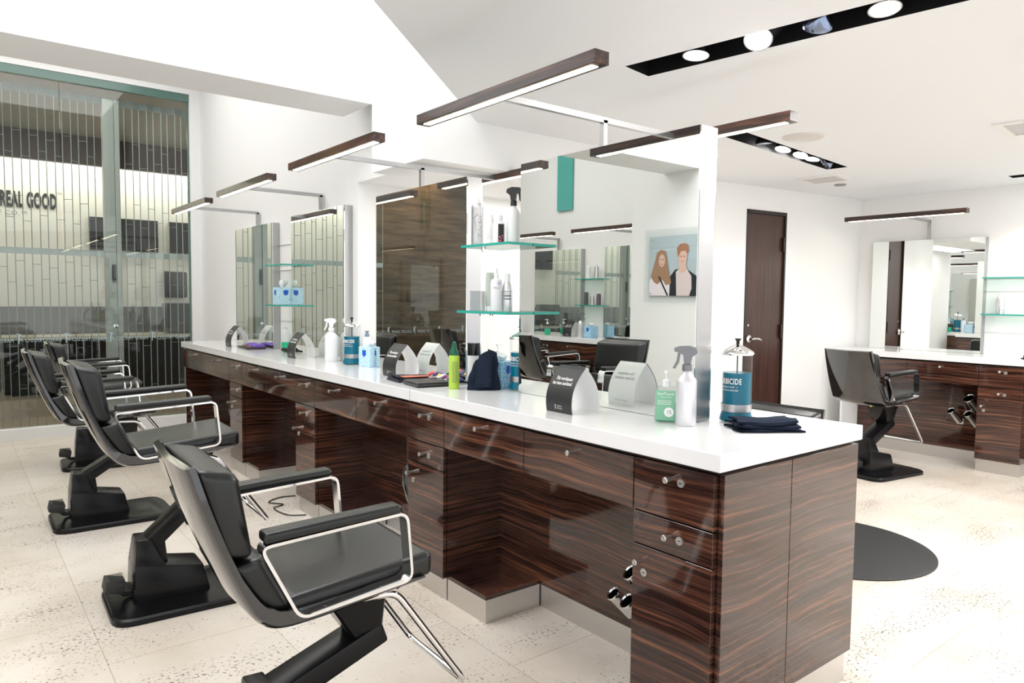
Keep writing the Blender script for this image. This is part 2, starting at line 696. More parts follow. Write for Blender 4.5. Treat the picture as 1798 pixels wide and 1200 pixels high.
q0 = Vector(dwp(ds0 + 0.07, -0.052, 1.02))
tube(bm, [q0, q0 + Vector((dd.x, dd.y, 0)) * 0.03 + Vector((0, 0, 0.004)), q0 + Vector((dd.x, dd.y, 0)) * 0.07 + Vector((0, 0, 0.0)), q0 + Vector((dd.x, dd.y, 0)) * 0.1 + Vector((0, 0, -0.012))], [0.010, 0.011, 0.010, 0.007], 10)
par(link('door_handle', bm, CHROME, smooth=True), dl)
bm = bmesh.new()
dwbox(bm, ds0 + 0.055, ds0 + 0.07, 0.004, 0.014, 1.13, 1.145)
par(link('keyhole_plate', bm, CHROME), dl)

# storefront glazing
w1 = root('window_1', (0, 7.93, 0.1))
w1['kind'] = 'structure'
for (a, b) in ((-1.75, -0.75), (-0.745, 0.868), (0.873, 1.998)):
    bm = bmesh.new()
    v, fs = box(bm, (a, 7.925, 0.1), (b, 7.937, 3.395), 0)
    for f in fs:
        if abs(f.normal.y) < 0.5:
            pass
    par(link('glass_pane', bm, GLASS), w1)
bm = bmesh.new()
box(bm, (-1.75, 7.90, 3.32), (1.998, 7.945, 3.395))
box(bm, (1.984, 7.92, 0.1), (1.999, 7.945, 3.32))
par(link('glass_edge_band', bm, GLEDGE), w1)
bm = bmesh.new()


def logo(bm, x, z, s):
    """a small emblem: a figure built of a bar and three slanted strokes, seen from behind the glass"""
    y = 7.922
    def stroke(a, b, w):
        ax, az = a
        bx, bz = b
        d = Vector((bx - ax, bz - az)).normalized() * w
        n = Vector((-d.y, d.x))
        P = [(ax + n.x, az + n.y), (bx + n.x * .6, bz + n.y * .6), (bx - n.x * .6, bz - n.y * .6), (ax - n.x, az - n.y)]
        bm.faces.new([bm.verts.new((x + p[0] * s, y, z + p[1] * s)) for p in P])
    stroke((-0.5, 0.95), (0.35, 0.85), 0.05)
    stroke((-0.05, 0.85), (-0.12, -0.9), 0.10)
    stroke((0.1, 0.75), (0.3, -0.25), 0.11)
    stroke((0.3, 0.55), (0.05, -0.3), 0.08)
    stroke((0.3, -0.1), (0.5, -0.5), 0.07)
    lathe(bm, [(0.13 * s, 0), (0.13 * s, 0.001)], 10, c=(x + 0.0 * s, y, z + 0.62 * s))


for i in range(-6, 5):
    xc = 0.695 + 0.372 * i
    if -1.7 < xc < 1.85:
        textmesh('MARIO TRICOCI', 0.052, bm, lambda u, v: (xc - u * 0.62, 7.921, 0.91 + v), spacing=1.25)
    if -1.7 < xc + 0.186 < 1.9:
        logo(bm, xc - 0.186 + 0.372, 0.925, 0.05)
par(link('glass_lettering', bm, mat('etched_vinyl', (0.52, 0.68, 0.74), 0.4)), w1)

# mall corridor outside
MFL = mat('mall_floor_tile', (0.32, 0.26, 0.20), 0.25)
sbox('floor_mall', (-4, 7.97, -0.06), (8, 14.5, 0), MFL)
sbox('ceiling_mall', (-4, 8.0, 3.6), (8, 14.5, 3.7), mat('mall_ceiling_paint', (0.34, 0.31, 0.25), 0.8))
CREAM = mat('cream_shop_wall', (0.88, 0.86, 0.79), 0.7)
sbox('wall_mall', (-4, 12.6, 0), (8, 12.75, 3.6), CREAM)
sbox('trim_4', (-4, 11.95, 3.2), (8, 12.05, 3.6), mat('brown_fascia', (0.075, 0.05, 0.04), 0.5))
# dark wood wall seen in the mirrors, left of the grille
WOODW = mat('dark_plank_wall', (0.05, 0.03, 0.02), 0.5)


def plankify(m):
    b = m.node_tree.nodes['Principled BSDF']
    g = nd(m, 'ShaderNodeNewGeometry')
    mp = nd(m, 'ShaderNodeMapping')
    mp.inputs['Scale'].default_value = (1.2, 1, 9)
    lk(m, g.outputs['Position'], mp.inputs['Vector'])
    n = nd(m, 'ShaderNodeTexNoise')
    n.inputs['Scale'].default_value = 2.5
    n.inputs['Detail'].default_value = 6
    lk(m, mp.outputs[0], n.inputs['Vector'])
    r = ramp(m, [(0.3, (0.07, 0.044, 0.029)), (0.7, (0.22, 0.145, 0.095))])
    lk(m, n.outputs['Fac'], r.inputs['Fac'])
    mp2 = nd(m, 'ShaderNodeMapping')
    mp2.inputs['Rotation'].default_value = (PI / 2, 0, 0)
    lk(m, g.outputs['Position'], mp2.inputs['Vector'])
    br = nd(m, 'ShaderNodeTexBrick')
    br.inputs['Scale'].default_value = 1
    br.inputs['Brick Width'].default_value = 1.4
    br.inputs['Row Height'].default_value = 0.2
    br.inputs['Mortar Size'].default_value = 0.003
    br.inputs['Color1'].default_value = (1, 1, 1, 1)
    br.inputs['Color2'].default_value = (0.7, 0.7, 0.7, 1)
    br.inputs['Mortar'].default_value = (0.3, 0.3, 0.3, 1)
    lk(m, mp2.outputs[0], br.inputs['Vector'])
    mu = nd(m, 'ShaderNodeMix', data_type='RGBA', blend_type='MULTIPLY')
    mu.inputs['Factor'].default_value = 1
    lk(m, r.outputs['Color'], mu.inputs['A'])
    lk(m, br.outputs['Color'], mu.inputs['B'])
    lk(m, mu.outputs['Result'], b.inputs['Base Color'])


plankify(WOODW)
sbox('wall_plank', (-3.2, 8.55, 0), (-0.38, 8.65, 3.6), WOODW)
spot('plank_wall_spot', (-0.9, 8.2, 3.5), (-0.9, 8.6, 2.4), 110, 95, (1, 0.72, 0.42))

# folding grille behind the glass
gr = root('folding_grille', (0.9, 8.08, 0), 0, 'tall folding security grille of thin vertical rods behind the storefront glass', 'grille')
GALU = mat('grille_aluminium', (0.42, 0.45, 0.45), 0.35, 0.8)
xs = []
x = -0.22
i = 0
bm = bmesh.new()
rods = []
while x < 2.05:
    if not (1.23 < x < 1.40):
        y = 8.07 + (0.018 if i % 2 else -0.018)
        rods.append((x, y))
        tube(bm, [(x, y, 0.03), (x, y, 3.24)], 0.0042, 6)
    x += 0.0662
    i += 1
for k in range(len(rods) - 1):
    (xa, ya), (xb, yb) = rods[k], rods[k + 1]
    if xb - xa > 0.1:
        continue
    z = 0.22 + (k % 2) * 0.17 + (k % 3) * 0.03
    while z < 3.2:
        tube(bm, [(xa, ya, z), (xb, yb, z)], 0.0028, 5)
        z += 0.60
par(link('rod_curtain', bm, GALU, smooth=True), gr)
for nm, z0, z1, mm in (('top_rail', 3.20, 3.27, mat('grille_rail_grey', (0.28, 0.31, 0.31), 0.5)), ('middle_rail', 1.715, 1.772, mat('grille_mid_rail', (0.62, 0.66, 0.68), 0.4, 0.3)), ('bottom_rail', 0.0, 0.03, GALU)):
    bm = bmesh.new()
    for k in range(len(rods) - 1):
        (xa, ya), (xb, yb) = rods[k], rods[k + 1]
        hexa(bm, [(xa, ya - 0.006, z0), (xb, yb - 0.006, z0), (xb, yb + 0.006, z0), (xa, ya + 0.006, z0),
                  (xa, ya - 0.006, z1), (xb, yb - 0.006, z1), (xb, yb + 0.006, z1), (xa, ya + 0.006, z1)])
    par(link(nm, bm, mm), gr)
bm = bmesh.new()
box(bm, (1.236, 8.03, 0), (1.29, 8.12, 3.25))
box(bm, (1.292, 8.05, 0), (1.335, 8.10, 3.25))
box(bm, (1.337, 8.03, 0), (1.38, 8.12, 3.25))
po = par(link('lock_post', bm, mat('post_aluminium', (0.50, 0.51, 0.50), 0.4, 0.5)), gr)
bm = bmesh.new()
box(bm, (1.295, 8.02, 1.47), (1.325, 8.032, 1.64))
par(link('latch', bm, BLACKP), po)
bm = bmesh.new()
lathe(bm, [(0.0, 0), (0.022, 0), (0.022, 0.012), (0.0, 0.014)], 14, cap=False)
bmesh.ops.transform(bm, matrix=Matrix.Translation((1.312, 8.03, 1.03)) @ Matrix.Rotation(PI / 2, 4, 'X'), verts=bm.verts)
par(link('lock_cylinder', bm, CHROME), po)

# shop across the mall
sg = root('shop_sign', (0.9, 12.59, 2.6), 0, 'black lettered shop sign on the cream wall across the mall', 'sign')
bm = bmesh.new()
textmesh('REAL GOOD', 0.26, bm, lambda u, v: (1.315 + u * 0.43, 12.592, 2.69 + v * 1.15), align='RIGHT', spacing=1.12, bold=0.012)
par(link('name_lettering', bm, INKB), sg)
bm = bmesh.new()
textmesh('STUFF CO.\u2122', 0.095, bm, lambda u, v: (0.665 + u, 12.592, 2.50 + v), align='CENTER', spacing=1.1)
textmesh('TM', 0.05, bm, lambda u, v: (1.355 + u, 12.592, 2.83 + v), align='CENTER')
par(link('small_lettering', bm, INKG), sg)
BOARD = mat('menu_board_black', (0.012, 0.012, 0.014), 0.4)
for k, (a, b, lab) in enumerate(((1.72, 2.68, 'black menu board on the cream shop wall, behind the grille post'), (2.85, 3.7, 'black menu board on the cream shop wall, beside the glass edge'))):
    tag(boxo('menu_board', (a, 12.55, 2.02), (b, 12.6, 2.52), BOARD), lab, 'menu board', 'menu boards of the shop across the mall')
tag(boxo('splash_guard', (0.5, 11.97, 0.0), (6, 12.0, 1.16), mat('grey_panel', (0.22, 0.22, 0.23), 0.4)), 'long grey panel behind the black shop counter', 'panel')
sc = root('shop_counter', (2, 11.5, 0), 0, 'long black shop counter with pale top across the mall', 'counter')
par(boxo('front_panel', (0.55, 11.25, 0.0), (6, 11.9, 0.73), BLACKP), sc)
par(boxo('counter_top', (0.5, 11.2, 0.73), (6, 11.95, 0.77), mat('pale_stone_top', (0.55, 0.52, 0.44), 0.3)), sc)
tag(boxo('coffee_machine', (2.55, 11.45, 0.7705), (2.95, 11.8, 1.22), mat('machine_grey', (0.10, 0.10, 0.11), 0.3), bv=0.02), 'dark grey machine on the shop counter, nearest the grille post', 'machine')
tag(boxo('soap_dispenser', (2.75, 12.5, 1.3), (3.1, 12.6, 1.72), mat('machine_grey', (0.10, 0.10, 0.11), 0.3), bv=0.03), 'dark towel dispenser on the shop back wall', 'dispenser')
tag(boxo('card_reader', (3.15, 11.4, 0.7705), (3.3, 11.55, 1.05), mat('machine_grey', (0.10, 0.10, 0.11), 0.3), bv=0.02), 'small dark terminal on the shop counter', 'terminal')

# ceiling fixtures
LAMPB = mat('lamp_body_chrome', (0.5, 0.5, 0.52), 0.2, 1.0)


def trough(t, name, label, lamps, aims, power):
    d = Vector(t['d']).normalized()
    n = Vector((-d.y, d.x))
    r = root(name, (t['c'][0], t['c'][1], ZC), math.atan2(d.y, d.x), label, 'ceiling light', 'recessed black light troughs')
    h = t['w'] / 2
    l = t['l']
    bm = bmesh.new()
    zt = 0.16
    box(bm, (-0.01, -h - 0.01, 0.001), (0, h + 0.01, zt))
    box(bm, (l, -h - 0.01, 0.001), (l + 0.01, h + 0.01, zt))
    box(bm, (0, -h - 0.01, 0.001), (l, -h, zt))
    box(bm, (0, h, 0.001), (l, h + 0.01, zt))
    box(bm, (-0.01, -h - 0.01, zt), (l + 0.01, h + 0.01, zt + 0.01))
    link('housing', bm, mat('trough_black', (0.008, 0.008, 0.009), 0.55, spec=0.2), r)
    for k, (s, tilt) in enumerate(zip(lamps, aims)):
        lit = tilt is not None
        tl = tilt if lit else (0.7, 0.6)
        bm = bmesh.new()
        lathe(bm, [(0.018, 0.06), (0.03, 0.05), (0.048, 0.012), (0.053, 0.0), (0.053, -0.008), (0.047, -0.008), (0.045, 0.0)], 24, cap=False)
        lo = link('lamp', bm, LAMPB if lit else mat('lamp_reflector_blue', (0.25, 0.3, 0.42), 0.15, 1.0), r, smooth=True)
        lo.location = (s, 0, 0.012)
        lo.rotation_euler = (tl[0], tl[1], 0)
        bm = bmesh.new()
        lathe(bm, [(0.046, -0.003), (0.03, -0.006), (0.001, -0.007)], 24)
        link('lamp_face', bm, LAMPW if lit else mat('lamp_face_dark', (0.1, 0.1, 0.12), 0.1), lo)
    return r


trough(T1, 'light_trough', 'long black recessed trough with four lit lamps above the near end of the island', (0.28, 0.54, 0.76, 0.98, 1.20), ((-0.12, 0.0), (-0.55, -0.2), None, (-0.15, -0.1), (-0.2, 0.2)), 0)
trough(T2, 'light_trough', 'black recessed trough with a row of small lamps above the back aisle', (0.42, 0.68, 0.94, 1.12, 1.34), ((0.1, -0.3), (0.1, 0.3), (0.1, 0.35), (0.1, 0.2), None), 0)
trough(T3, 'light_trough', 'short visible end of a black recessed trough above the right-hand counter', (0.4, 0.8), ((0.1, 0.1), (0.1, 0.1)), 0)
for k, (x, y, tx, ty) in enumerate(((2.38, 1.84, 1.9, 1.4), (2.42, 1.59, 2.4, 0.6), (2.46, 1.17, 3.2, 1.0), (4.05, 2.58, 3.9, 3.6), (4.3, 2.6, 4.9, 3.6), (4.7, 2.64, 6.0, 3.3), (6.5, 1.6, 6.9, 2.4))):
    spot('trough_spot', (x, y, 2.31), (tx, ty, 0.2), 22, 85)

bm = bmesh.new()
lathe(bm, [(0.0, -0.012), (0.105, -0.012), (0.118, -0.004), (0.12, 0.0)], 32, cap=False)
tag(link('ceiling_speaker', bm, mat('speaker_grille', (0.66, 0.63, 0.60), 0.7), smooth=True, loc=(4.03, 2.31, ZC)), 'round pale ceiling speaker grille beside the light bar', 'speaker')
bm = bmesh.new()
lathe(bm, [(0.0, -0.01), (0.042, -0.01), (0.048, -0.002), (0.048, 0.0)], 24, cap=False)
tag(link('downlight', bm, mat('downlight_dark', (0.25, 0.23, 0.21), 0.4), smooth=True, loc=(5.89, 3.03, ZC)), 'small round unlit downlight in the ceiling beyond the vent', 'downlight')
bm = bmesh.new()
lathe(bm, [(0.0, -0.03), (0.03, -0.028), (0.045, -0.012), (0.05, 0.0)], 24, cap=False)
tag(link('smoke_detector', bm, PLW, smooth=True, loc=(2.31, 2.80, ZC)), 'small white round detector on the ceiling behind the first light arm', 'detector')


def vent(loc, s, rz, label):
    r = root('ceiling_vent', loc, rz, label, 'vent', 'square ceiling vents')
    bm = bmesh.new()
    h = s / 2
    for (a, b) in (((-h, -h), (h, -h + 0.04)), ((-h, h - 0.04), (h, h)), ((-h, -h + 0.04), (-h + 0.04, h - 0.04)), ((h - 0.04, -h + 0.04), (h, h - 0.04))):
        box(bm, (a[0], a[1], -0.012), (b[0], b[1], 0))
    link('frame', bm, mat('vent_frame', (0.80, 0.79, 0.77), 0.5), r)
    bm = bmesh.new()
    y = -h + 0.045
    while y < h - 0.045:
        hexa(bm, [(-h + .04, y, -0.002), (h - .04, y, -0.002), (h - .04, y + 0.004, -0.002), (-h + .04, y + 0.004, -0.002),
                  (-h + .04, y + 0.012, -0.010), (h - .04, y + 0.012, -0.010), (h - .04, y + 0.015, -0.010), (-h + .04, y + 0.015, -0.010)])
        y += 0.02
    link('louvres', bm, mat('vent_louvre', (0.55, 0.54, 0.55), 0.5), r)


vent((5.52, 2.97, ZC), 0.34, 0.1, 'square white louvred vent in the ceiling near the door wall')
vent((4.72, 1.30, ZC), 0.40, 0.1, 'square white louvred vent cut by the right edge of the picture')


# ------------------------------------------------------------------ cabinets
def knob(parent, x, y, z, L=0.034):
    bm = bmesh.new()
    lathe(bm, [(0.0, 0.0), (0.0055, 0.0), (0.0055, 0.006), (0.0068, 0.012), (0.0098, L), (0.0085, L + 0.001), (0.0, L + 0.001)], 14, cap=False)
    bmesh.ops.transform(bm, matrix=Matrix.Translation((x, y, z)) @ Matrix.Rotation(-PI / 2, 4, 'Y'), verts=bm.verts)
    return link('knob', bm, NICKEL, parent, smooth=True)


def lock(parent, x, y, z):
    bm = bmesh.new()
    lathe(bm, [(0.0045, 0.0), (0.0045, 0.002), (0.0085, 0.002), (0.0085, 0.004), (0.0125, 0.004), (0.0125, 0.0)], 18, cap=False)
    lathe(bm, [(0.0, 0.003), (0.0078, 0.003)], 18, cap=False)
    box(bm, (-0.0012, -0.005, 0.003), (0.0012, 0.005, 0.0036), 1)
    bmesh.ops.transform(bm, matrix=Matrix.Translation((x, y, z)) @ Matrix.Rotation(-PI / 2, 4, 'Y'), verts=bm.verts)
    return link('lock', bm, [mat('lock_ring', (0.62, 0.61, 0.58), 0.3, 0.9), BLACKP], parent)


TD = 0.018
G = 0.0022


def front(parent, name, y0, y1, z0, z1):
    bm = bmesh.new()
    box(bm, (0, y0 + G, z0 + G), (TD, y1 - G, z1 - G))
    bevel(bm, 0.0012, 1)
    return link(name, bm, EBONY, parent)


def cabinet(loc, rz, w, depth, label, group, kneeside=1):
    """pedestal: front plane at local x=0, facing -x, spans y 0..w"""
    r = root('drawer_cabinet', loc, rz, label, 'cabinet', group)
    boxo('body', (TD + 0.003, 0.001, 0.1), (depth, w - 0.001, 0.856), EBONY, r)
    a = front(r, 'drawer', 0, w, 0.688, 0.856)
    knob(a, 0, w / 2, 0.815)
    lock(a, 0, w / 2 - 0.034 * kneeside, 0.808)
    a = front(r, 'drawer', 0, w, 0.582, 0.688)
    knob(a, 0, w / 2, 0.64)
    lock(a, 0, w / 2 - 0.034 * kneeside, 0.634)
    a = front(r, 'cabinet_door', 0, w, 0.1, 0.582)
    ky = w - 0.04 if kneeside > 0 else 0.04
    knob(a, 0, ky, 0.532)
    lock(a, 0, ky - 0.012 * kneeside, 0.497)
    boxo('plinth', (0.022, 0.004, 0.0), (depth - 0.02, w - 0.004, 0.099), STEELP, r)
    return r


def apron(loc, rz, w, label, group, depth=0.3):
    r = root('drawer_unit', loc, rz, label, 'drawer unit', group)
    boxo('body', (TD + 0.003, 0.001, 0.692), (depth, w - 0.001, 0.856), DARKEDGE, r)
    for k in (0, 1):
        a = front(r, 'drawer', k * w / 2, (k + 1) * w / 2, 0.688, 0.856)
        knob(a, 0, (k + .5) * w / 2, 0.82)
    return r


def knee(loc, rz, w, label, group, bx=0.315, ledge=True):
    r = root('knee_panel', loc, rz, label, 'panel', group)
    boxo('back_panel', (bx, 0.0, 0.1), (bx + 0.02, w, 0.69), EBONY, r)
    boxo('plinth', (bx + 0.004, 0.0, 0.0), (bx + 0.02, w, 0.099), STEELP, r)
    if ledge:
        boxo('ledge_top', (0.02, w - 0.292, 0.101), (bx - 0.001, w - 0.002, 0.119), EBONY, r)
        boxo('ledge_plinth', (0.022, w - 0.29, 0.0), (bx - 0.001, w - 0.004, 0.1), STEELP, r)
    return r


FX = 1.686
PY = [(1.196, 1.5), (2.6, 2.91), (4.0, 4.3), (5.335, 5.62)]
WH = ['at the near corner of the island', 'second from the near corner of the island', 'third from the near corner of the island', 'farthest along the island, beside the last knee space']
for (a, b), wd in zip(PY, WH):
    cabinet((FX, a, 0), 0, b - a, 0.4, 'glossy ebony drawer cabinet ' + wd, 'pedestal cabinets on the front of the island')
AY = [(1.5, 2.6), (2.91, 4.0), (4.3, 5.335), (5.62, 6.98)]
WA = ['first knee space, at the near end of the island', 'second knee space, behind the nearest chair', 'third knee space of the island', 'last knee space, next to the storefront']
for (a, b), wd in zip(AY, WA):
    apron((FX, a, 0), 0, b - a, 'pair of wide ebony drawers, ' + wd, 'drawer pairs over the knee spaces')
    knee((FX, a, 0), 0, b - a, 'ebony panel with steel plinth, ' + wd, 'knee space panels of the island')
# back half of the near part of the island (stations on the far side)
for (a, b), wd in zip(((1.196, 1.5), (2.6, 2.91)), ('near', 'middle')):
    cabinet((2.488, b, 0), PI, b - a, 0.4, 'ebony drawer cabinet on the back of the island, %s one' % wd, 'pedestal cabinets on the back of the island', -1)
for (a, b), wd in zip(((1.5, 2.6), (2.91, 4.0)), ('near', 'far')):
    apron((2.488, b, 0), PI, b - a, 'pair of ebony drawers, back of the island, %s pair' % wd, 'drawer pairs on the back of the island')
    knee((2.488, b, 0), PI, b - a, 'ebony back panel on the back of the island, %s knee space' % wd, 'knee panels on the back of the island', bx=0.33, ledge=False)
# end panels
ep = root('end_panel', (2.087, 1.18, 0), 0, 'two-leaf glossy ebony end panel on a steel plinth at the near end of the island', 'panel')
par(boxo('panel_leaf', (1.706, 1.178, 0.112), (2.058, 1.195, 0.856), EBONY, None, 0.001, 1), ep)
par(boxo('panel_leaf', (2.061, 1.178, 0.112), (2.487, 1.195, 0.856), EBONY, None, 0.001, 1), ep)
par(boxo('plinth', (1.716, 1.19, 0.0), (2.47, 1.195, 0.111), STEELP), ep)
tag(boxo('end_panel', (1.706, 6.982, 0.0), (2.098, 7.0, 0.856), EBONY, None, 0.001, 1), 'ebony end panel of the island facing the storefront', 'panel')
# worktop
ct = root('countertop', (2.0, 4, 0.868), 0, 'long white stone worktop of the island', 'countertop')
bm = bmesh.new()
prism(bm, [(1.675, 1.172), (2.503, 1.172), (2.503, 4.02), (2.098, 4.02), (2.098, 7.02), (1.675, 7.02)], 0.868, 0.919)
bevel(bm, 0.002, 1)
par(link('slab', bm, SLAB), ct)
bm = bmesh.new()
box(bm, (1.672, 2.873, 0.866), (1.676, 2.8742, 0.9192))
box(bm, (1.676, 2.873, 0.9188), (2.04, 2.8742, 0.9193))
par(link('joint', bm, mat('slab_joint', (0.6, 0.6, 0.61), 0.4)), ct)
bm = bmesh.new()
prism(bm, [(1.70, 1.196), (2.478, 1.196), (2.478, 4.0), (2.09, 4.0), (2.09, 6.98), (1.70, 6.98)], 0.8565, 0.8675)
par(link('shadow_gap_rail', bm, DARKEDGE), ct)


# ------------------------------------------------------------------ mirrors and light bars
def mirror(y0, y1, x0, x1, z0, z1, label, group, both=True, facing=-1):
    """mirror box standing on a counter: reflective sheets over a brushed frame"""
    r = root('station_mirror', ((x0 + x1) / 2, (y0 + y1) / 2, z0), 0, label, 'mirror', group)
    par(boxo('frame', (x0 + (0.006 if both or facing < 0 else 0), y0, z0), (x1 - (0.006 if both or facing > 0 else 0), y1, z1), STEEL), r)
    if facing < 0 or both:
        par(boxo('mirror_sheet', (x0, y0 + 0.001, z0 + 0.001), (x0 + 0.0055, y1 - 0.001, z1 - 0.001), MIRROR), r)
    if facing > 0 or both:
        par(boxo('mirror_sheet', (x1 - 0.0055, y0 + 0.001, z0 + 0.001), (x1, y1 - 0.001, z1 - 0.001), MIRROR), r)
    return r


ZM = 0.9195
mirror(1.545, 2.522, 2.039, 2.135, ZM, 1.952, 'large frameless station mirror nearest the camera, standing on the island', 'mirrors standing on the island')
mirror(2.945, 3.905, 2.039, 2.135, ZM, 1.952, 'station mirror reflecting dark wood boards, second along the island', 'mirrors standing on the island')
mirror(4.345, 5.256, 2.039, 2.1, ZM, 1.945, 'station mirror reflecting the grille, third along the island', 'mirrors standing on the island', both=False)
mirror(5.655, 6.578, 2.039, 2.1, ZM, 1.930, 'smallest-looking station mirror at the storefront end of the island', 'mirrors standing on the island', both=False)


def light_bar(xp, yp, z0, sides, label, group, half=0.51, zt=2.062, out=0.52):
    """post on a mirror, horizontal arm, one or two wooden LED bars. sides: list of -1/+1"""
    r = root('light_bar', (xp, yp, z0), 0, label, 'light bar', group)
    s = 0.011
    boxo('post', (-s, -s, 0), (s, s, zt - z0), STEEL, r)
    xa = -out if -1 in sides else -s
    xb = out if 1 in sides else s
    boxo('arm', (xa, -s, zt - z0 - s), (xb, s, zt - z0 + s), STEEL, r)
    for sd in sides:
        xc = sd * (out + 0.01)
        bm = bmesh.new()
        box(bm, (xc - 0.03, -half, zt - z0 - 0.012), (xc + 0.03, half, zt - z0 + 0.027))
        bevel(bm, 0.001, 1)
        bar = link('wooden_bar', bm, EBONYL, r)
        boxo('led_strip', (xc - 0.014, -half + 0.03, zt - z0 - 0.0135), (xc + 0.014, half - 0.03, zt - z0 - 0.0125), LEDW, bar)
    return r


GB = 'wooden light bars on steel arms over the island'
light_bar(2.077, 2.045, 1.952, (-1, 1), 'double wooden light bar on a T-shaped steel arm over the nearest mirror', GB)
light_bar(2.077, 3.44, 1.952, (-1, 1), 'double wooden light bar on a T-shaped arm over the second mirror', GB)
light_bar(2.077, 4.80, 1.945, (-1,), 'single wooden light bar on an L-shaped arm over the third mirror', GB, zt=2.055)
light_bar(2.077, 6.10, 1.930, (-1,), 'single wooden light bar on an L-shaped arm nearest the storefront', GB, zt=2.045, half=0.5)


# ------------------------------------------------------------------ glass shelves
def glass_shelf(a, b, label, group, clips=(), tongue=None):
    r = root('glass_shelf', ((a[0] + b[0]) / 2, (a[1] + b[1]) / 2, a[2]), 0, label, 'shelf', group)
    bm = bmesh.new()
    if tongue:
        prism(bm, [(a[0], a[1]), (b[0], a[1]), (b[0], tongue[0]), (tongue[2], tongue[0]), (tongue[2], tongue[1]), (b[0], tongue[1]), (b[0], b[1]), (a[0], b[1])], a[2], b[2])
    else:
        box(bm, a, b)
    bm.normal_update()
    for f in bm.faces:
        if abs(f.normal.z) < 0.5:
            f.material_index = 1
    par(link('pane', bm, [SHELFG, TEAL]), r)
    for c in clips:
        bm = bmesh.new()
        lathe(bm, [(0.0, -0.014), (0.009, -0.012), (0.010, 0.0)], 12, c=c, cap=False)
        par(link('clip', bm, CHROME), r)
    return r


GS = 'glass shelves between the island mirrors'
glass_shelf((1.90, 2.43, 1.582), (2.037, 2.79, 1.594), 'upper glass shelf between the two nearest mirrors', GS, ((2.0, 2.75, 1.582), (2.025, 2.78, 1.582)), (2.526, 2.785, 2.132))
glass_shelf((1.885, 2.42, 1.278), (2.037, 2.80, 1.290), 'lower glass shelf between the two nearest mirrors', GS, ((2.0, 2.76, 1.278), (2.03, 2.72, 1.278)), (2.526, 2.785, 2.132))
glass_shelf((1.92, 5.12, 1.572), (2.037, 5.50, 1.583), 'upper glass shelf between the two farthest mirrors', GS)
glass_shelf((1.92, 5.12, 1.27), (2.037, 5.50, 1.281), 'lower glass shelf between the two farthest mirrors, holding a tissue box', GS)
# white slatted backing behind far shelves
bm = bmesh.new()
for z in (1.15, 1.35, 1.55, 1.75):
    box(bm, (2.092, 5.256, z), (2.0995, 5.655, z + 0.003))
struct('trim_5', bm, mat('groove_grey', (0.66, 0.66, 0.66), 0.7))


# ------------------------------------------------------------------ styling chairs
def loft(bm, secs, cap=True):
    rings = [[bm.verts.new(p) for p in s] for s in secs]
    n = len(rings[0])
    for a, b in zip(rings, rings[1:]):
        for j in range(n):
            bm.faces.new([a[j], a[(j + 1) % n], b[(j + 1) % n], b[j]])
    if cap:
        bm.faces.new(rings[0][::-1])
        bm.faces.new(rings[-1])


def catmull(pts, n=5):
    P = [Vector(p) for p in pts]
    P = [P[0] * 2 - P[1]] + P + [P[-1] * 2 - P[-2]]
    out = []
    for i in range(1, len(P) - 2):
        for j in range(n):
            t = j / n
            a, b, c, d = P[i - 1], P[i], P[i + 1], P[i + 2]
            out.append(0.5 * ((2 * b) + (c - a) * t + (2 * a - 5 * b + 4 * c - d) * t * t + (3 * b - a - 3 * c + d) * t ** 3))
    out.append(P[-2])
    return out


def slanted(bm, prof, hw, bv, seg=4):
    """prof: 4 (u,z) points counter-clockwise; extruded to +-hw in v and rounded"""
    P = [(p[0], -hw, p[1]) for p in prof] + [(p[0], hw, p[1]) for p in prof]
    hexa(bm, P)
    bevel(bm, bv, seg)


def puff(bm, k=0.012, axis=None):
    pass


CH_COUNT = [0]


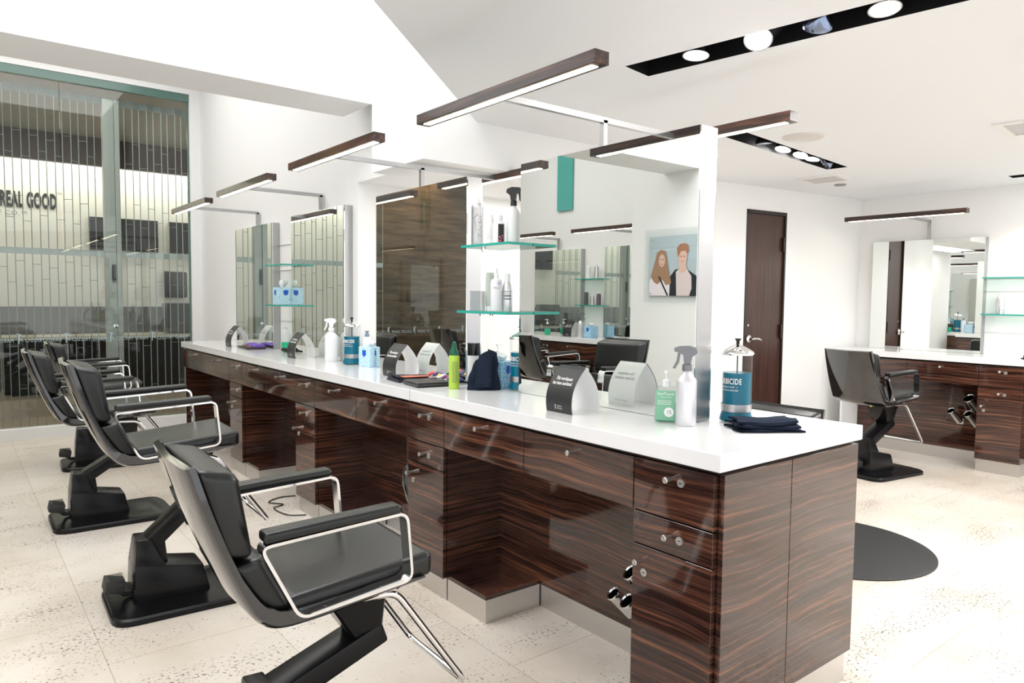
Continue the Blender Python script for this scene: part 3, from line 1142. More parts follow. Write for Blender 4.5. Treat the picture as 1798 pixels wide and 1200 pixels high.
def chair(loc, yaw, du, dz, label, group, foot=True):
    r = root('styling_chair', loc, yaw, label, 'salon chair', group)
    # base plate
    bm = bmesh.new()
    pts = fillet([(-0.30, -0.225), (0.30, -0.235), (0.33, -0.12), (0.33, 0.12), (0.30, 0.235), (-0.30, 0.225)], 0.09, 5, True)
    pts = [(p[0], p[1]) for p in pts]
    lo = [(x, y, 0.0) for x, y in pts]
    m1 = [(x, y, 0.022) for x, y in pts]
    m2 = [(x * 0.975, y * 0.965, 0.03) for x, y in pts]
    m3 = [(x * 0.93, y * 0.91, 0.026) for x, y in pts]
    m4 = [(x * 0.75, y * 0.62, 0.042) for x, y in pts]
    loft(bm, [lo, m1, m2, m3, m4])
    link('base_plate', bm, PLASTB, r, smooth=35)
    # housing: body and tower
    bm = bmesh.new()
    hexa(bm, [(-0.205, -0.10, 0.035), (0.10, -0.105, 0.035), (0.10, 0.105, 0.035), (-0.205, 0.10, 0.035),
              (-0.20, -0.088, 0.205), (0.075, -0.088, 0.155), (0.075, 0.088, 0.155), (-0.20, 0.088, 0.205)])
    bevel(bm, 0.012, 2)
    b2 = bmesh.new()
    hexa(b2, [(-0.20, -0.086, 0.195), (-0.075, -0.086, 0.178), (-0.075, 0.086, 0.178), (-0.20, 0.086, 0.195),
              (-0.186, -0.066, 0.300), (-0.128, -0.066, 0.297), (-0.128, 0.066, 0.297), (-0.186, 0.066, 0.300)])
    bevel(b2, 0.008, 2)
    me = bpy.data.meshes.new('t')
    b2.to_mesh(me)
    b2.free()
    bm.from_mesh(me)
    bpy.data.meshes.remove(me)
    link('base_housing', bm, PLASTB, r, smooth=35)
    # pedal
    bm = bmesh.new()
    hexa(bm, [(-0.31, -0.05, 0.092), (-0.235, -0.05, 0.075), (-0.235, 0.05, 0.075), (-0.31, 0.05, 0.092),
              (-0.30, -0.05, 0.142), (-0.225, -0.05, 0.122), (-0.225, 0.05, 0.122), (-0.30, 0.05, 0.142)])
    bevel(bm, 0.005, 2)
    for k in range(9):
        y = -0.044 + k * 0.011
        box(bm, (-0.297, y - 0.002, 0.138), (-0.232, y + 0.002, 0.139))
    tube(bm, [(-0.26, 0, 0.09), (-0.23, 0.0, 0.06), (-0.19, 0, 0.055)], 0.012, 8)
    link('foot_pedal', bm, RUBBER, r, smooth=35)
    # lift arm
    a = Vector((-0.155, 0.245))
    b = Vector((0.105 + du, 0.478 + dz))
    d = (b - a).normalized()
    n = Vector((-d.y, d.x))
    bm = bmesh.new()
    P0, P1 = a, b + d * 0.03
    prof = [P0 - n * 0.034, P1 - n * 0.030, P1 + n * 0.034, P0 + n * 0.034]
    slanted(bm, prof, 0.058, 0.012, 2)
    b2 = bmesh.new()
    # front cover plate below the arm in the tower
    hexa(b2, [(-0.155, -0.045, 0.20), (-0.062, -0.045, 0.175), (-0.062, 0.045, 0.175), (-0.155, 0.045, 0.20),
              (-0.14, -0.045, 0.285), (-0.075, -0.045, 0.30), (-0.075, 0.045, 0.30), (-0.14, 0.045, 0.285)])
    bevel(b2, 0.006, 1)
    me = bpy.data.meshes.new('t')
    b2.to_mesh(me)
    b2.free()
    bm.from_mesh(me)
    bpy.data.meshes.remove(me)
    link('lift_arm', bm, PLASTB, r, smooth=35)
    # bracket under the seat
    bm = bmesh.new()
    hexa(bm, [(b.x - 0.055, -0.042, b.y - 0.01), (b.x + 0.02, -0.042, b.y - 0.02), (b.x + 0.02, 0.042, b.y - 0.02), (b.x - 0.055, 0.042, b.y - 0.01),
              (-0.08 + du, -0.10, 0.665 + dz), (0.12 + du, -0.10, 0.672 + dz), (0.12 + du, 0.10, 0.672 + dz), (-0.08 + du, 0.10, 0.665 + dz)])
    bevel(bm, 0.006, 1)
    link('seat_bracket', bm, PLASTB, r, smooth=35)
    T = Vector((du, 0, dz))
    # shell
    path = catmull([(-0.436, 1.072), (-0.402, 0.96), (-0.358, 0.84), (-0.305, 0.722), (-0.272, 0.676), (-0.225, 0.654), (-0.14, 0.654), (0.0, 0.667), (0.175, 0.684)], 5)
    secs = []
    k = len(path)
    for i, p in enumerate(path):
        tdir = (path[min(i + 1, k - 1)] - path[max(i - 1, 0)]).normalized()
        nn = Vector((-tdir.y, tdir.x))
        f = i / (k - 1)
        hw = 0.195 + 0.02 * min(1, f * 2.2)
        fl = (0.024 + 0.021 * min(1, max(0, (f - 0.3) / 0.2))) if f < 0.8 else 0.045 - 0.03 * (f - 0.8) / 0.2
        if i == 0:
            fl = 0.022
        sec = [(-hw, 0.010), (-hw + 0.012, 0.0), (0, -0.010), (hw - 0.012, 0.0), (hw, 0.010), (hw, fl), (hw - 0.010, fl), (hw - 0.012, 0.016), (0, 0.008), (-hw + 0.012, 0.016), (-hw + 0.010, fl), (-hw, fl)]
        secs.append([(p.x + nn.x * q + T.x, v, p.y + nn.y * q + T.z) for v, q in sec])
    bm = bmesh.new()
    loft(bm, secs)
    link('shell', bm, SHELLB, r, smooth=40)

    def cush(name, prof, hw, bv, crown=0.0, cr=(0, 0)):
        bm = bmesh.new()
        slanted(bm, [(q[0] + T.x, q[1] + T.z) for q in prof], hw, bv, 4)
        o = link(name, bm, LEATHER, r, smooth=60)
        return o
    cush('back_cushion', [(-0.352, 0.846), (-0.282, 0.838), (-0.318, 1.050), (-0.412, 1.070)], 0.199, 0.026)
    cush('lumbar_cushion', [(-0.255, 0.684), (-0.180, 0.684), (-0.258, 0.838), (-0.338, 0.822)], 0.194, 0.024)
    so = cush('seat_cushion', [(-0.205, 0.664), (0.205, 0.690), (0.206, 0.758), (-0.205, 0.722)], 0.203, 0.022)
    # arms
    for sgn in (-1, 1):
        loopp = fillet([(0.100, 0.904), (0.117, 0.713), (-0.195, 0.684), (-0.292, 0.884)], 0.032, 5, True)
        kk = len(loopp)
        bm = bmesh.new()
        secs = []
        cen = Vector((-0.08, 0.80))
        v0, v1 = sgn * 0.212, sgn * 0.256
        for i, p in enumerate(loopp):
            tdir = (loopp[(i + 1) % kk] - loopp[i - 1]).normalized()
            nn = Vector((-tdir.y, tdir.x))
            if nn.dot(cen - p) < 0:
                nn = -nn
            q = p + nn * 0.0075
            secs.append([(p.x + T.x, v0, p.y + T.z), (p.x + T.x, v1, p.y + T.z), (q.x + T.x, v1, q.y + T.z), (q.x + T.x, v0, q.y + T.z)])
        secs.append(secs[0])
        loft(bm, secs, cap=False)
        bmesh.ops.remove_doubles(bm, verts=bm.verts, dist=1e-5)
        for (u, z) in ((-0.12, 0.690), (0.03, 0.704)):
            tube(bm, [(u + T.x, sgn * 0.234, z + T.z + 0.006), (u + T.x, sgn * 0.234, z + T.z + 0.0085)], 0.0075, 10)
        ar = link('armrest', bm, CHROME, r, smooth=35)
        bm = bmesh.new()
        slanted(bm, [(-0.278 + T.x, 0.888 + T.z), (0.082 + T.x, 0.904 + T.z), (0.078 + T.x, 0.926 + T.z), (-0.278 + T.x, 0.914 + T.z)], 0.027, 0.010, 3)
        for v in bm.verts:
            v.co.y += sgn * 0.234
        link('arm_pad', bm, LEATHER, ar, smooth=60)
    # footrest
    bm = bmesh.new()
    pts = fillet([(-0.02 + T.x, -0.15, 0.652 + T.z), (0.115 + T.x, -0.15, 0.645 + T.z), (0.335 + T.x, -0.17, 0.325 + T.z), (0.335 + T.x, 0.17, 0.325 + T.z), (0.115 + T.x, 0.15, 0.645 + T.z), (-0.02 + T.x, 0.15, 0.652 + T.z)], 0.035, 6)
    tube(bm, pts, 0.0105, 10)
    link('footrest', bm, CHROME, r, smooth=True)
    # brass valve under the seat
    bm = bmesh.new()
    tube(bm, [(-0.15 + T.x, -0.03, 0.638 + T.z), (-0.11 + T.x, -0.03, 0.638 + T.z)], 0.012, 10)
    link('lift_valve', bm, mat('brass', (0.55, 0.40, 0.15), 0.3, 1.0), r, smooth=True)
    return r


rad = math.radians
GC = 'black styling chairs along the island'
chair((0.79, 1.88, 0), rad(-2), 0.06, -0.12, 'black leather styling chair nearest the camera, at the first knee space', GC)
chair((0.79, 3.37, 0), rad(-2), 0.0, 0.0, 'black styling chair second from the camera, raised highest of the island row', GC)
chair((0.73, 4.83, 0), rad(-1), 0.03, -0.05, 'black styling chair third from the camera, with its base fully in view', GC)
chair((0.95, 6.42, 0), rad(-4), 0.06, -0.10, 'black styling chair at the far end of the row, mostly hidden', GC)
chair((5.73, 2.58, 0), rad(-8), 0.02, -0.09, 'black styling chair seen from behind at the right-hand wall counter', 'black styling chairs of the back aisle')
chair((2.69, 1.80, 0), rad(180), 0.05, -0.21, 'black styling chair mostly hidden behind the near corner of the island', 'black styling chairs of the back aisle')
GL = 'black styling chairs seen in the mirrors'
chair((-0.45, 5.1, 0), rad(183), 0.03, -0.06, 'black styling chair at the left wall counter, seen only in the mirror', GL)
chair((-0.45, 6.5, 0), rad(178), 0.03, -0.06, 'black styling chair at the left wall counter next to the storefront', GL)
bm = bmesh.new()
lathe(bm, [(0.0, 0.0), (0.50, 0.0), (0.50, 0.006), (0.485, 0.012), (0.0, 0.013)], 64, cap=False)
tag(link('floor_mat', bm, RUBBER, smooth=35, loc=(3.81, 1.92, 0.0005)), 'large round black rubber mat on the floor behind the island', 'mat')


# ------------------------------------------------------------------ right-hand wall station
GR = 'furniture of the right-hand wall counter'
RX = 6.455
cabinet((RX, 1.82, 0), 0, 0.31, 0.45, 'ebony drawer cabinet of the right-hand wall counter', 'pedestal cabinets of the right-hand counter')
apron((RX, 2.13, 0), 0, 1.09, 'pair of wide ebony drawers of the right-hand wall counter', 'drawer pairs of the right-hand counter')
knee((RX, 2.13, 0), 0, 1.09, 'ebony back panel under the right-hand wall counter', 'knee panels of the right-hand counter', bx=0.30, ledge=False)
apron((RX, 0.72, 0), 0, 1.09, 'pair of ebony drawers at the right picture edge', 'drawer pairs of the right-hand counter')
knee((RX, 0.72, 0), 0, 1.09, 'ebony back panel at the right picture edge', 'knee panels of the right-hand counter', bx=0.30, ledge=False)
tag(boxo('countertop', (RX - 0.012, 0.5, 0.868), (6.949, 3.30, 0.919), SLAB, None, 0.002, 1), 'white stone worktop along the right-hand wall', 'countertop')
tag(boxo('side_panel', (RX + 0.005, 3.225, 0.0), (6.94, 3.245, 0.856), WHITE), 'white end panel under the right-hand worktop', 'panel')
mirror(2.262, 3.19, 6.87, 6.949, ZM, 1.912, 'frameless station mirror on the right-hand wall, reflecting the island', 'wall station mirrors', both=False)
light_bar(6.90, 2.72, 1.912, (-1,), 'wooden light bar on a short arm over the right-hand wall mirror', 'wall station light bars', half=0.49, zt=2.078)
glass_shelf((6.80, 1.5, 1.556), (6.945, 2.25, 1.567), 'upper glass shelf beside the right-hand wall mirror', 'glass shelves on the right-hand wall')
glass_shelf((6.80, 1.5, 1.25), (6.945, 2.25, 1.261), 'lower glass shelf beside the right-hand wall mirror', 'glass shelves on the right-hand wall')
bm = bmesh.new()
for z in (1.10, 1.45):
    box(bm, (6.944, 1.3, z), (6.9505, 2.26, z + 0.004))
struct('trim_6', bm, mat('groove_grey', (0.66, 0.66, 0.66), 0.7))


def tool_holder(loc, label, spots, L=0.11, plate=0.0):
    r = root('tool_holder', loc, 0, label, 'tool holder', 'chrome tube holders for styling tools')
    for (y, z, rr) in spots:
        boxo('mounting_plate', (plate - 0.006, y - 0.03 - rr * 0.7, z - 0.10), (plate, y - 0.03 + rr * 0.7, z - 0.05), CHROME, r)
        bm = bmesh.new()
        d = Vector((-0.62, 0.30, 0.72)).normalized()
        q = Vector((0.0, y - 0.03, z - 0.075))
        rot = d.to_track_quat('Z', 'Y').to_matrix().to_4x4()
        lathe(bm, [(rr - 0.004, 0.004), (rr - 0.004, L), (rr + 0.001, L + 0.004), (rr + 0.003, L), (rr, L - 0.008), (rr, 0.0), (0, 0.0)], 24, cap=False)
        bmesh.ops.transform(bm, matrix=Matrix.Translation(q + Vector((-0.035, 0, 0))) @ rot, verts=bm.verts)
        link('tube', bm, CHROME, r, smooth=50)
    return r


tool_holder((2.0, 1.72, 0.2), 'three chrome tubes for styling tools inside the first knee space', ((0.05, 0.06, 0.026), (-0.018, 0.055, 0.03), (-0.03, 0.165, 0.03)), plate=0.0009)
tool_holder((RX + 0.3015, 2.24, 0.3), 'three chrome tubes for styling tools under the right-hand wall counter', ((0.13, 0.12, 0.03), (0.0, 0.11, 0.034), (0.0, 0.24, 0.042)), L=0.13, plate=-0.0014)


# ------------------------------------------------------------------ left wall station (seen in the mirrors)
for (y, w, lab) in ((4.72, 0.3, 'ebony drawer cabinet of the left wall counter, by the wall corner'), (6.05, 0.3, 'ebony drawer cabinet in the middle of the left wall counter')):
    cabinet((-1.33, y + w, 0), PI, w, 0.4, lab, 'pedestal cabinets of the left wall counter', -1)
for (y, w, lab) in ((5.02, 1.03, 'pair of ebony drawers on the left wall counter, by the wall corner'), (6.35, 1.1, 'pair of ebony drawers on the left wall counter, by the storefront')):
    apron((-1.33, y + w, 0), PI, w, lab, 'drawer pairs of the left wall counter')
    knee((-1.33, y + w, 0), PI, w, lab.replace('pair of ebony drawers on', 'ebony back panel under'), 'knee panels of the left wall counter', ledge=False)
tag(boxo('countertop', (-1.749, 4.66, 0.868), (-1.318, 7.6, 0.919), SLAB, None, 0.002, 1), 'white stone worktop along the left wall', 'countertop')
mirror(6.0, 6.82, -1.749, -1.68, ZM, 1.93, 'station mirror on the left wall next to the storefront', 'left wall mirrors', both=False, facing=1)
mirror(4.72, 5.62, -1.749, -1.68, ZM, 1.93, 'station mirror on the left wall next to the wall corner', 'left wall mirrors', both=False, facing=1)
light_bar(-1.71, 6.42, 1.93, (1,), 'wooden light bar over the left wall mirror next to the storefront', 'left wall light bars', half=0.48, out=0.5)
light_bar(-1.71, 5.15, 1.93, (1,), 'wooden light bar over the left wall mirror next to the wall corner', 'left wall light bars', half=0.48, out=0.5)
glass_shelf((-1.745, 5.6, 1.57), (-1.61, 6.02, 1.581), 'upper glass shelf on the left wall', 'glass shelves on the left wall')
glass_shelf((-1.745, 5.6, 1.27), (-1.61, 6.02, 1.281), 'lower glass shelf on the left wall', 'glass shelves on the left wall')
tag(boxo('glass_screen', (-1.74, 6.21, 2.40), (-1.72, 6.47, 3.2), mat('teal_glass_panel', (0.10, 0.42, 0.38), 0.2)), 'tall teal glass panel high on the left wall', 'panel')


# ------------------------------------------------------------------ products
def merge(bm, b2):
    me = bpy.data.meshes.new('t')
    b2.to_mesh(me)
    b2.free()
    bm.from_mesh(me)
    bpy.data.meshes.remove(me)


ZT = 0.9195


def arch_sign(x, y, label, yaw=0.0, w=0.142, dep=0.136, h=0.174, back=True):
    r = root('table_sign', (x, y, ZT), yaw, label, 'sign', 'black and white arched cleaning signs')
    # gothic arch profile in (u,z): front leg u from -dep/2, bulging outwards
    N = 14

    def prof(t, s=1):
        # t 0..1 foot to apex, on side s (-1 front, +1 back)
        z = h * t
        u = (dep / 2) * (1.0 + 0.16 * math.sin(t * PI) - t ** 2.2)
        return Vector((s * u, z))
    for nm, s, m in (('front_panel', -1, PAPERB), ('back_panel', 1, PAPERW)):
        bm = bmesh.new()
        rows = []
        for i in range(N + 1):
            p = prof(i / N, s)
            q = p + Vector((-s * 0.0012, 0))
            rows.append((p, q))
        secs = [[(p.x, -w / 2, p.y), (p.x, w / 2, p.y), (q.x, w / 2, q.y), (q.x, -w / 2, q.y)] for p, q in rows]
        loft(bm, secs)
        bm.normal_update()
        mats = [m, PAPERW]
        for f in bm.faces:
            # inner side is white
            c = f.calc_center_median()
            nx = f.normal.x * s
            f.material_index = 0
        pn = link(nm, bm, mats, r, smooth=50)
        if s < 0:
            bm = bmesh.new()

            def lay(a, b):
                t = max(0.0, min(1.0, b / h))
                p = prof(t, -1)
                return (p.x - 0.0009, -a, p.y)
            textmesh('This workspace', 0.0165, bm, lambda a, b: lay(a * 0.86, b + 0.128), shear=0.15, bold=0.0003)
            textmesh('has been sanitized.', 0.0165, bm, lambda a, b: lay(a * 0.86, b + 0.111), shear=0.15, bold=0.0003)
            textmesh('MARIO', 0.0078, bm, lambda a, b: lay(a * 0.9 + 0.006, b + 0.026), spacing=1.3)
            bm2 = bmesh.new()

            def lay2(a, b):
                p = prof(max(0.0, min(1.0, b / h)), 1)
                return (p.x + 0.0006, a, p.y)
            textmesh('This workspace', 0.0165, bm2, lambda a, b: lay2(a * 0.86, b + 0.128), shear=0.15)
            textmesh('has been sanitized.', 0.0165, bm2, lambda a, b: lay2(a * 0.86, b + 0.111), shear=0.15)
            textmesh('MARIO TRICOCI', 0.0078, bm2, lambda a, b: lay2(a, b + 0.02), spacing=1.2)
            link('back_lettering', bm2, INKG, r)
            textmesh('TRICOCI', 0.0078, bm, lambda a, b: lay(a * 0.9 + 0.006, b + 0.017), spacing=1.1)
            pts = [(-0.0185, 0.031), (-0.0150, 0.031), (-0.0158, 0.024), (-0.0142, 0.013), (-0.0172, 0.013), (-0.0182, 0.02)]
            bm.faces.new([bm.verts.new(lay(*p)) for p in pts])
            link('sign_lettering', bm, INKW, pn)
    # white inner leaf folded inside
    bm = bmesh.new()
    secs = []
    for i in range(N + 1):
        p = prof(i / N, -1) * 0.985
        secs.append([(p.x + 0.0018, -w / 2 + .0004, p.y), (p.x + 0.0018, w / 2 - .0004, p.y), (p.x + 0.0026, w / 2 - .0004, p.y), (p.x + 0.0026, -w / 2 + .0004, p.y)])
    loft(bm, secs)
    link('inner_lining', bm, PAPERW, r, smooth=50)
    return r


arch_sign(1.868, 1.98, 'black and white arched cleaning sign in front of the nearest mirror')
arch_sign(1.935, 3.42, 'black and white arched cleaning sign in front of the second mirror')
arch_sign(1.925, 4.80, 'black and white arched cleaning sign in front of the third mirror')
arch_sign(1.90, 6.12, 'black and white arched cleaning sign at the storefront end of the island')
arch_sign(-1.55, 6.0, 'black and white arched cleaning sign on the left wall counter', PI)


def barbicide(x, y, label, yaw=PI * 0.8, h=0.245, R=0.052, z=ZT, text=True):
    r = root('disinfectant_jar', (x, y, z), yaw, label, 'jar', 'tall jars of blue disinfectant')
    bm = bmesh.new()
    lathe(bm, [(0.0, 0.0), (R * 1.18, 0.0), (R * 1.2, 0.012), (R * 1.13, 0.022), (R * 1.02, 0.036), (R, 0.05), (R, h), (R - 0.002, h)], 40, cap=False)
    link('glass_jar', bm, CLEAR, r, smooth=45)
    bm = bmesh.new()
    lathe(bm, [(0.0, 0.006), (R * 1.08, 0.006), (R * 1.1, 0.014), (R * 0.98, 0.034), (R - 0.004, 0.05), (R - 0.004, h * 0.72), (0.0, h * 0.72)], 40, cap=False)
    link('blue_liquid', bm, BLUE, r, smooth=45)
    bm = bmesh.new()
    lathe(bm, [(R - 0.001, 0.040), (R + 0.0012, 0.040), (R + 0.0012, 0.066), (R - 0.001, 0.066)], 40, cap=False)
    link('steel_band', bm, STEEL, r, smooth=45)
    bm = bmesh.new()
    lathe(bm, [(R + 0.004, h - 0.006), (R + 0.005, h), (R + 0.002, h + 0.006), (R * 0.75, h + 0.016), (R * 0.3, h + 0.028), (0.008, h + 0.032)], 40)
    link('chrome_lid', bm, CHROME, r, smooth=50)
    bm = bmesh.new()
    lathe(bm, [(0.006, h + 0.03), (0.006, h + 0.042), (0.011, h + 0.049), (0.011, h + 0.052), (0.0, h + 0.052)], 20, cap=False)
    tube(bm, [(0, 0, h + 0.03), (0, 0, 0.03)], 0.0025, 6)
    link('lid_knob', bm, BLACKP, r, smooth=45)
    if text:
        bm = bmesh.new()

        def wrap(a, b):
            t = a / (R + 0.0015)
            return ((R + 0.0015) * math.cos(t), (R + 0.0015) * math.sin(t), b)
        textmesh('BARBICIDE', 0.0225, bm, lambda a, b: wrap(a * 0.8, h * 0.60 + b * 1.25), spacing=1.1, bold=0.0004)
        textmesh('DISINFECTANT  +', 0.0085, bm, lambda a, b: wrap(a, h * 0.52 + b))
        textmesh('FUNGICIDE & VIRUCIDE', 0.0075, bm, lambda a, b: wrap(a * 0.9, h * 0.475 + b))
        link('jar_lettering', bm, INKW, r)
    return r


barbicide(2.19, 1.475, 'tall jar of blue disinfectant at the near end of the island', rad(-179))
barbicide(2.105, 2.590, 'jar of blue disinfectant half hidden behind the nearest mirror', rad(-160), R=0.05)
barbicide(2.01, 4.175, 'jar of blue disinfectant between the second and third mirrors', rad(-150))
barbicide(2.36, 2.75, 'jar of blue disinfectant on the back half of the island', rad(30))
barbicide(-1.56, 7.02, 'jar of blue disinfectant on the left wall counter', 0.0, text=False)


def trigger_head(bm, z, s=1.0, d=-1):
    """spray head at height z; nozzle towards local +x*d"""
    def P(x, zz):
        return (x * d * s, zz * s + z)
    out = [P(-0.034, 0.058), (P(-0.030, 0.074)), P(-0.008, 0.082), P(0.024, 0.080), P(0.044, 0.074), P(0.044, 0.062), P(0.028, 0.058), P(0.014, 0.050), P(0.010, 0.020), P(-0.012, 0.020), P(-0.016, 0.044)]
    prism(bm, out, -0.011 * s, 0.011 * s, 'y')
    trig = [P(0.022, 0.058), P(0.032, 0.056), P(0.036, 0.030), P(0.048, 0.004), P(0.040, 0.002), P(0.027, 0.024)]
    prism(bm, trig, -0.006 * s, 0.006 * s, 'y')


def spray_bottle(x, y, label, body, head, R=0.036, hb=0.15, z=ZT, yaw=0.0, sc=1.0, neck=None):
    r = root('spray_bottle', (x, y, z), yaw, label, 'spray bottle', 'trigger spray bottles')
    bm = bmesh.new()
    lathe(bm, [(0, 0), (R * 0.95, 0), (R, 0.004), (R, hb * 0.95), (R * 0.93, hb), (R * 0.55, hb + 0.018), (R * 0.36, hb + 0.026), (R * 0.36, hb + 0.04), (0, hb + 0.04)], 32, cap=False)
    link('bottle_body', bm, body, r, smooth=45)
    bm = bmesh.new()
    lathe(bm, [(0, hb + 0.03), (R * 0.46, hb + 0.03), (R * 0.46, hb + 0.052), (0.009, hb + 0.054), (0, hb + 0.054)], 20, cap=False)
    trigger_head(bm, hb + 0.034, sc)
    link('trigger_head', bm, head, r, smooth=40)
    return r


GREYH = mat('silver_grey_plastic', (0.20, 0.205, 0.22), 0.3, 0.4)
spray_bottle(1.985, 1.535, 'silver metal spray bottle with a grey trigger beside the blue jar', mat('satin_aluminium', (0.74, 0.74, 0.77), 0.4, 0.6), GREYH, 0.035, 0.158, yaw=rad(-50))
spray_bottle(1.985, 4.43, 'white trigger spray bottle in front of the third mirror', PLW, PLW, 0.042, 0.17, yaw=rad(-30))
spray_bottle(2.062, 2.60, 'white bottle with a black trigger on the upper near glass shelf', PLW, mat('black_trigger', (0.015, 0.015, 0.018), 0.35), 0.032, 0.15, z=1.5945, yaw=rad(130))
spray_bottle(-1.55, 5.85, 'silver spray bottle on the left wall counter', mat('satin_aluminium', (0.74, 0.74, 0.77), 0.4, 0.6), GREYH, 0.035, 0.158, yaw=rad(30))


def gel_bottle(x, y, label, yaw, z=ZT, h=0.125, w=0.078, d=0.048, text=True):
    r = root('pump_bottle', (x, y, z), yaw, label, 'pump bottle', 'green hand gel pump bottles')
    bm = bmesh.new()
    box(bm, (-d / 2, -w / 2, 0), (d / 2, w / 2, h))
    bevel(bm, 0.010, 3)
    link('clear_body', bm, CLEAR, r, smooth=50)
    bm = bmesh.new()
    box(bm, (-d / 2 + .002, -w / 2 + .002, 0.002), (d / 2 - .002, w / 2 - .002, h * 0.55))
    bevel(bm, 0.009, 2)
    link('green_gel', bm, GREENGEL, r, smooth=50)
    bm = bmesh.new()
    lathe(bm, [(0.014, h), (0.014, h + 0.022), (0.008, h + 0.024), (0.004, h + 0.026), (0.004, h + 0.05)], 18)
    box(bm, (-0.036, -0.006, h + 0.05), (0.010, 0.006, h + 0.058))
    link('pump', bm, PLW, r, smooth=40)
    if text:
        lb = boxo('paper_label', (-d / 2 - 0.001, -w / 2 + 0.006, 0.008), (-d / 2, w / 2 - 0.004, h - 0.012), LABELG, r)
        bm = bmesh.new()
        xx = -d / 2 - 0.0014
        textmesh('SaniTouch', 0.014, bm, lambda a, b: (xx, -a, 0.101 + b))
        textmesh('HAND SANITIZER', 0.005, bm, lambda a, b: (xx, -a, 0.089 + b))
        for k in range(3):
            box(bm, (xx, -0.02, 0.076 - k * 0.006), (xx + 0.0002, 0.028, 0.0775 - k * 0.006))
        textmesh('15', 0.018, bm, lambda a, b: (xx - 0.0008, -a - 0.012, 0.037 + b), mi=1)
        ring = [(xx - 0.0002, -0.012 + 0.017 * math.cos(t * PI / 12), 0.037 + 0.017 * math.sin(t * PI / 12)) for t in range(24)]
        bm.faces.new([bm.verts.new(p) for p in ring])
        link('label_print', bm, [INKW, mat('teal_ink', (0.05, 0.25, 0.22), 0.5)], lb)
    return r


gel_bottle(1.985, 1.622, 'green hand gel pump bottle with a printed label beside the silver spray bottle', rad(35))
gel_bottle(2.075, 5.46, 'green hand gel bottle under the far glass shelves', rad(30), text=False)
gel_bottle(2.09, 4.26, 'green hand gel bottle tucked behind the pale blue tissue box', rad(30), text=False)
gel_bottle(-1.55, 6.42, 'green hand gel bottle on the left wall counter', PI, text=False)
gel_bottle(2.30, 3.02, 'green hand gel bottle on the back half of the island', PI, text=False)


def tissue_box(x, y, label, z=ZT, yaw=0.0, s=0.112, h=0.128, m=None, tuft=0.03):
    r = root('tissue_box', (x, y, z), yaw, label, 'tissue box', 'blue speckled tissue boxes')
    bm = bmesh.new()
    box(bm, (-s / 2, -s / 2, 0), (s / 2, s / 2, h))
    bevel(bm, 0.002, 1)
    link('carton', bm, m or BLUEBOX, r)
    bm = bmesh.new()
    N = 14
    secs = []
    for i, (rr, zz) in enumerate(((0.012, h - 0.002), (0.024, h + tuft * 0.35), (0.030, h + tuft * 0.7), (0.022, h + tuft), (0.006, h + tuft * 1.1))):
        secs.append([(rr * (1 + 0.35 * math.sin(3 * t + i)) * math.cos(t), rr * (1 + 0.35 * math.cos(4 * t + i)) * math.sin(t), zz + 0.006 * math.sin(5 * t + i)) for t in [2 * PI * k / N for k in range(N)]])
    loft(bm, secs)
    link('tissue', bm, TISSUE, r, smooth=70)
    bm = bmesh.new()
    for ax in (0,):
        x0 = -s / 2 - 0.0006
        pts = [(x0, 0.018, h - 0.02), (x0, 0.018, h - 0.05), (x0, 0.0, h - 0.062), (x0, -0.018, h - 0.05), (x0, -0.018, h - 0.02)]
        bm.faces.new([bm.verts.new(p) for p in pts])
        bm.faces.new([bm.verts.new((-p[1], -s / 2 - 0.0006, p[2])) for p in pts])
    link('shield_mark', bm, mat('shield_blue', (0.0, 0.10, 0.55), 0.4), r)
    return r


tissue_box(2.082, 2.712, 'blue tissue box behind the draped navy towel', yaw=rad(12), s=0.1)
tissue_box(2.05, 3.985, 'pale blue tissue box beside the second mirror', m=BLUEBOX2, yaw=rad(10), h=0.122)
tissue_box(2.0, 5.33, 'pale blue tissue box on the far lower glass shelf', z=1.2815, m=BLUEBOX2, s=0.118, h=0.13, tuft=0.05)
tissue_box(-1.55, 5.68, 'blue tissue box on the left wall counter', yaw=PI)
tissue_box(2.37, 2.58, 'blue tissue box on the back half of the island', yaw=PI)


def bottle(name, x, y, z, prof, m, capprof, mc, label, cat='bottle', group=None, n=24, yaw=0):
    r = root(name, (x, y, z), yaw, label, cat, group)
    bm = bmesh.new()
    lathe(bm, prof, n, cap=False)
    link('bottle_body', bm, m, r, smooth=45)
    bm = bmesh.new()
    lathe(bm, capprof, n, cap=False)
    link('cap', bm, mc, r, smooth=45)
    return r


def cyl_text(r, s, size, R, fn_h, ang, m, vertical=False, sq=1.0, spacing=1.0, name='bottle_lettering'):
    bm = bmesh.new()

    def wrap(a, b):
        if vertical:
            a, b = -b, a
        t = ang + a * sq / R
        return (R * math.cos(t), R * math.sin(t), fn_h + b)
    textmesh(s, size, bm, wrap, spacing=spacing)
    return link(name, bm, m, r)


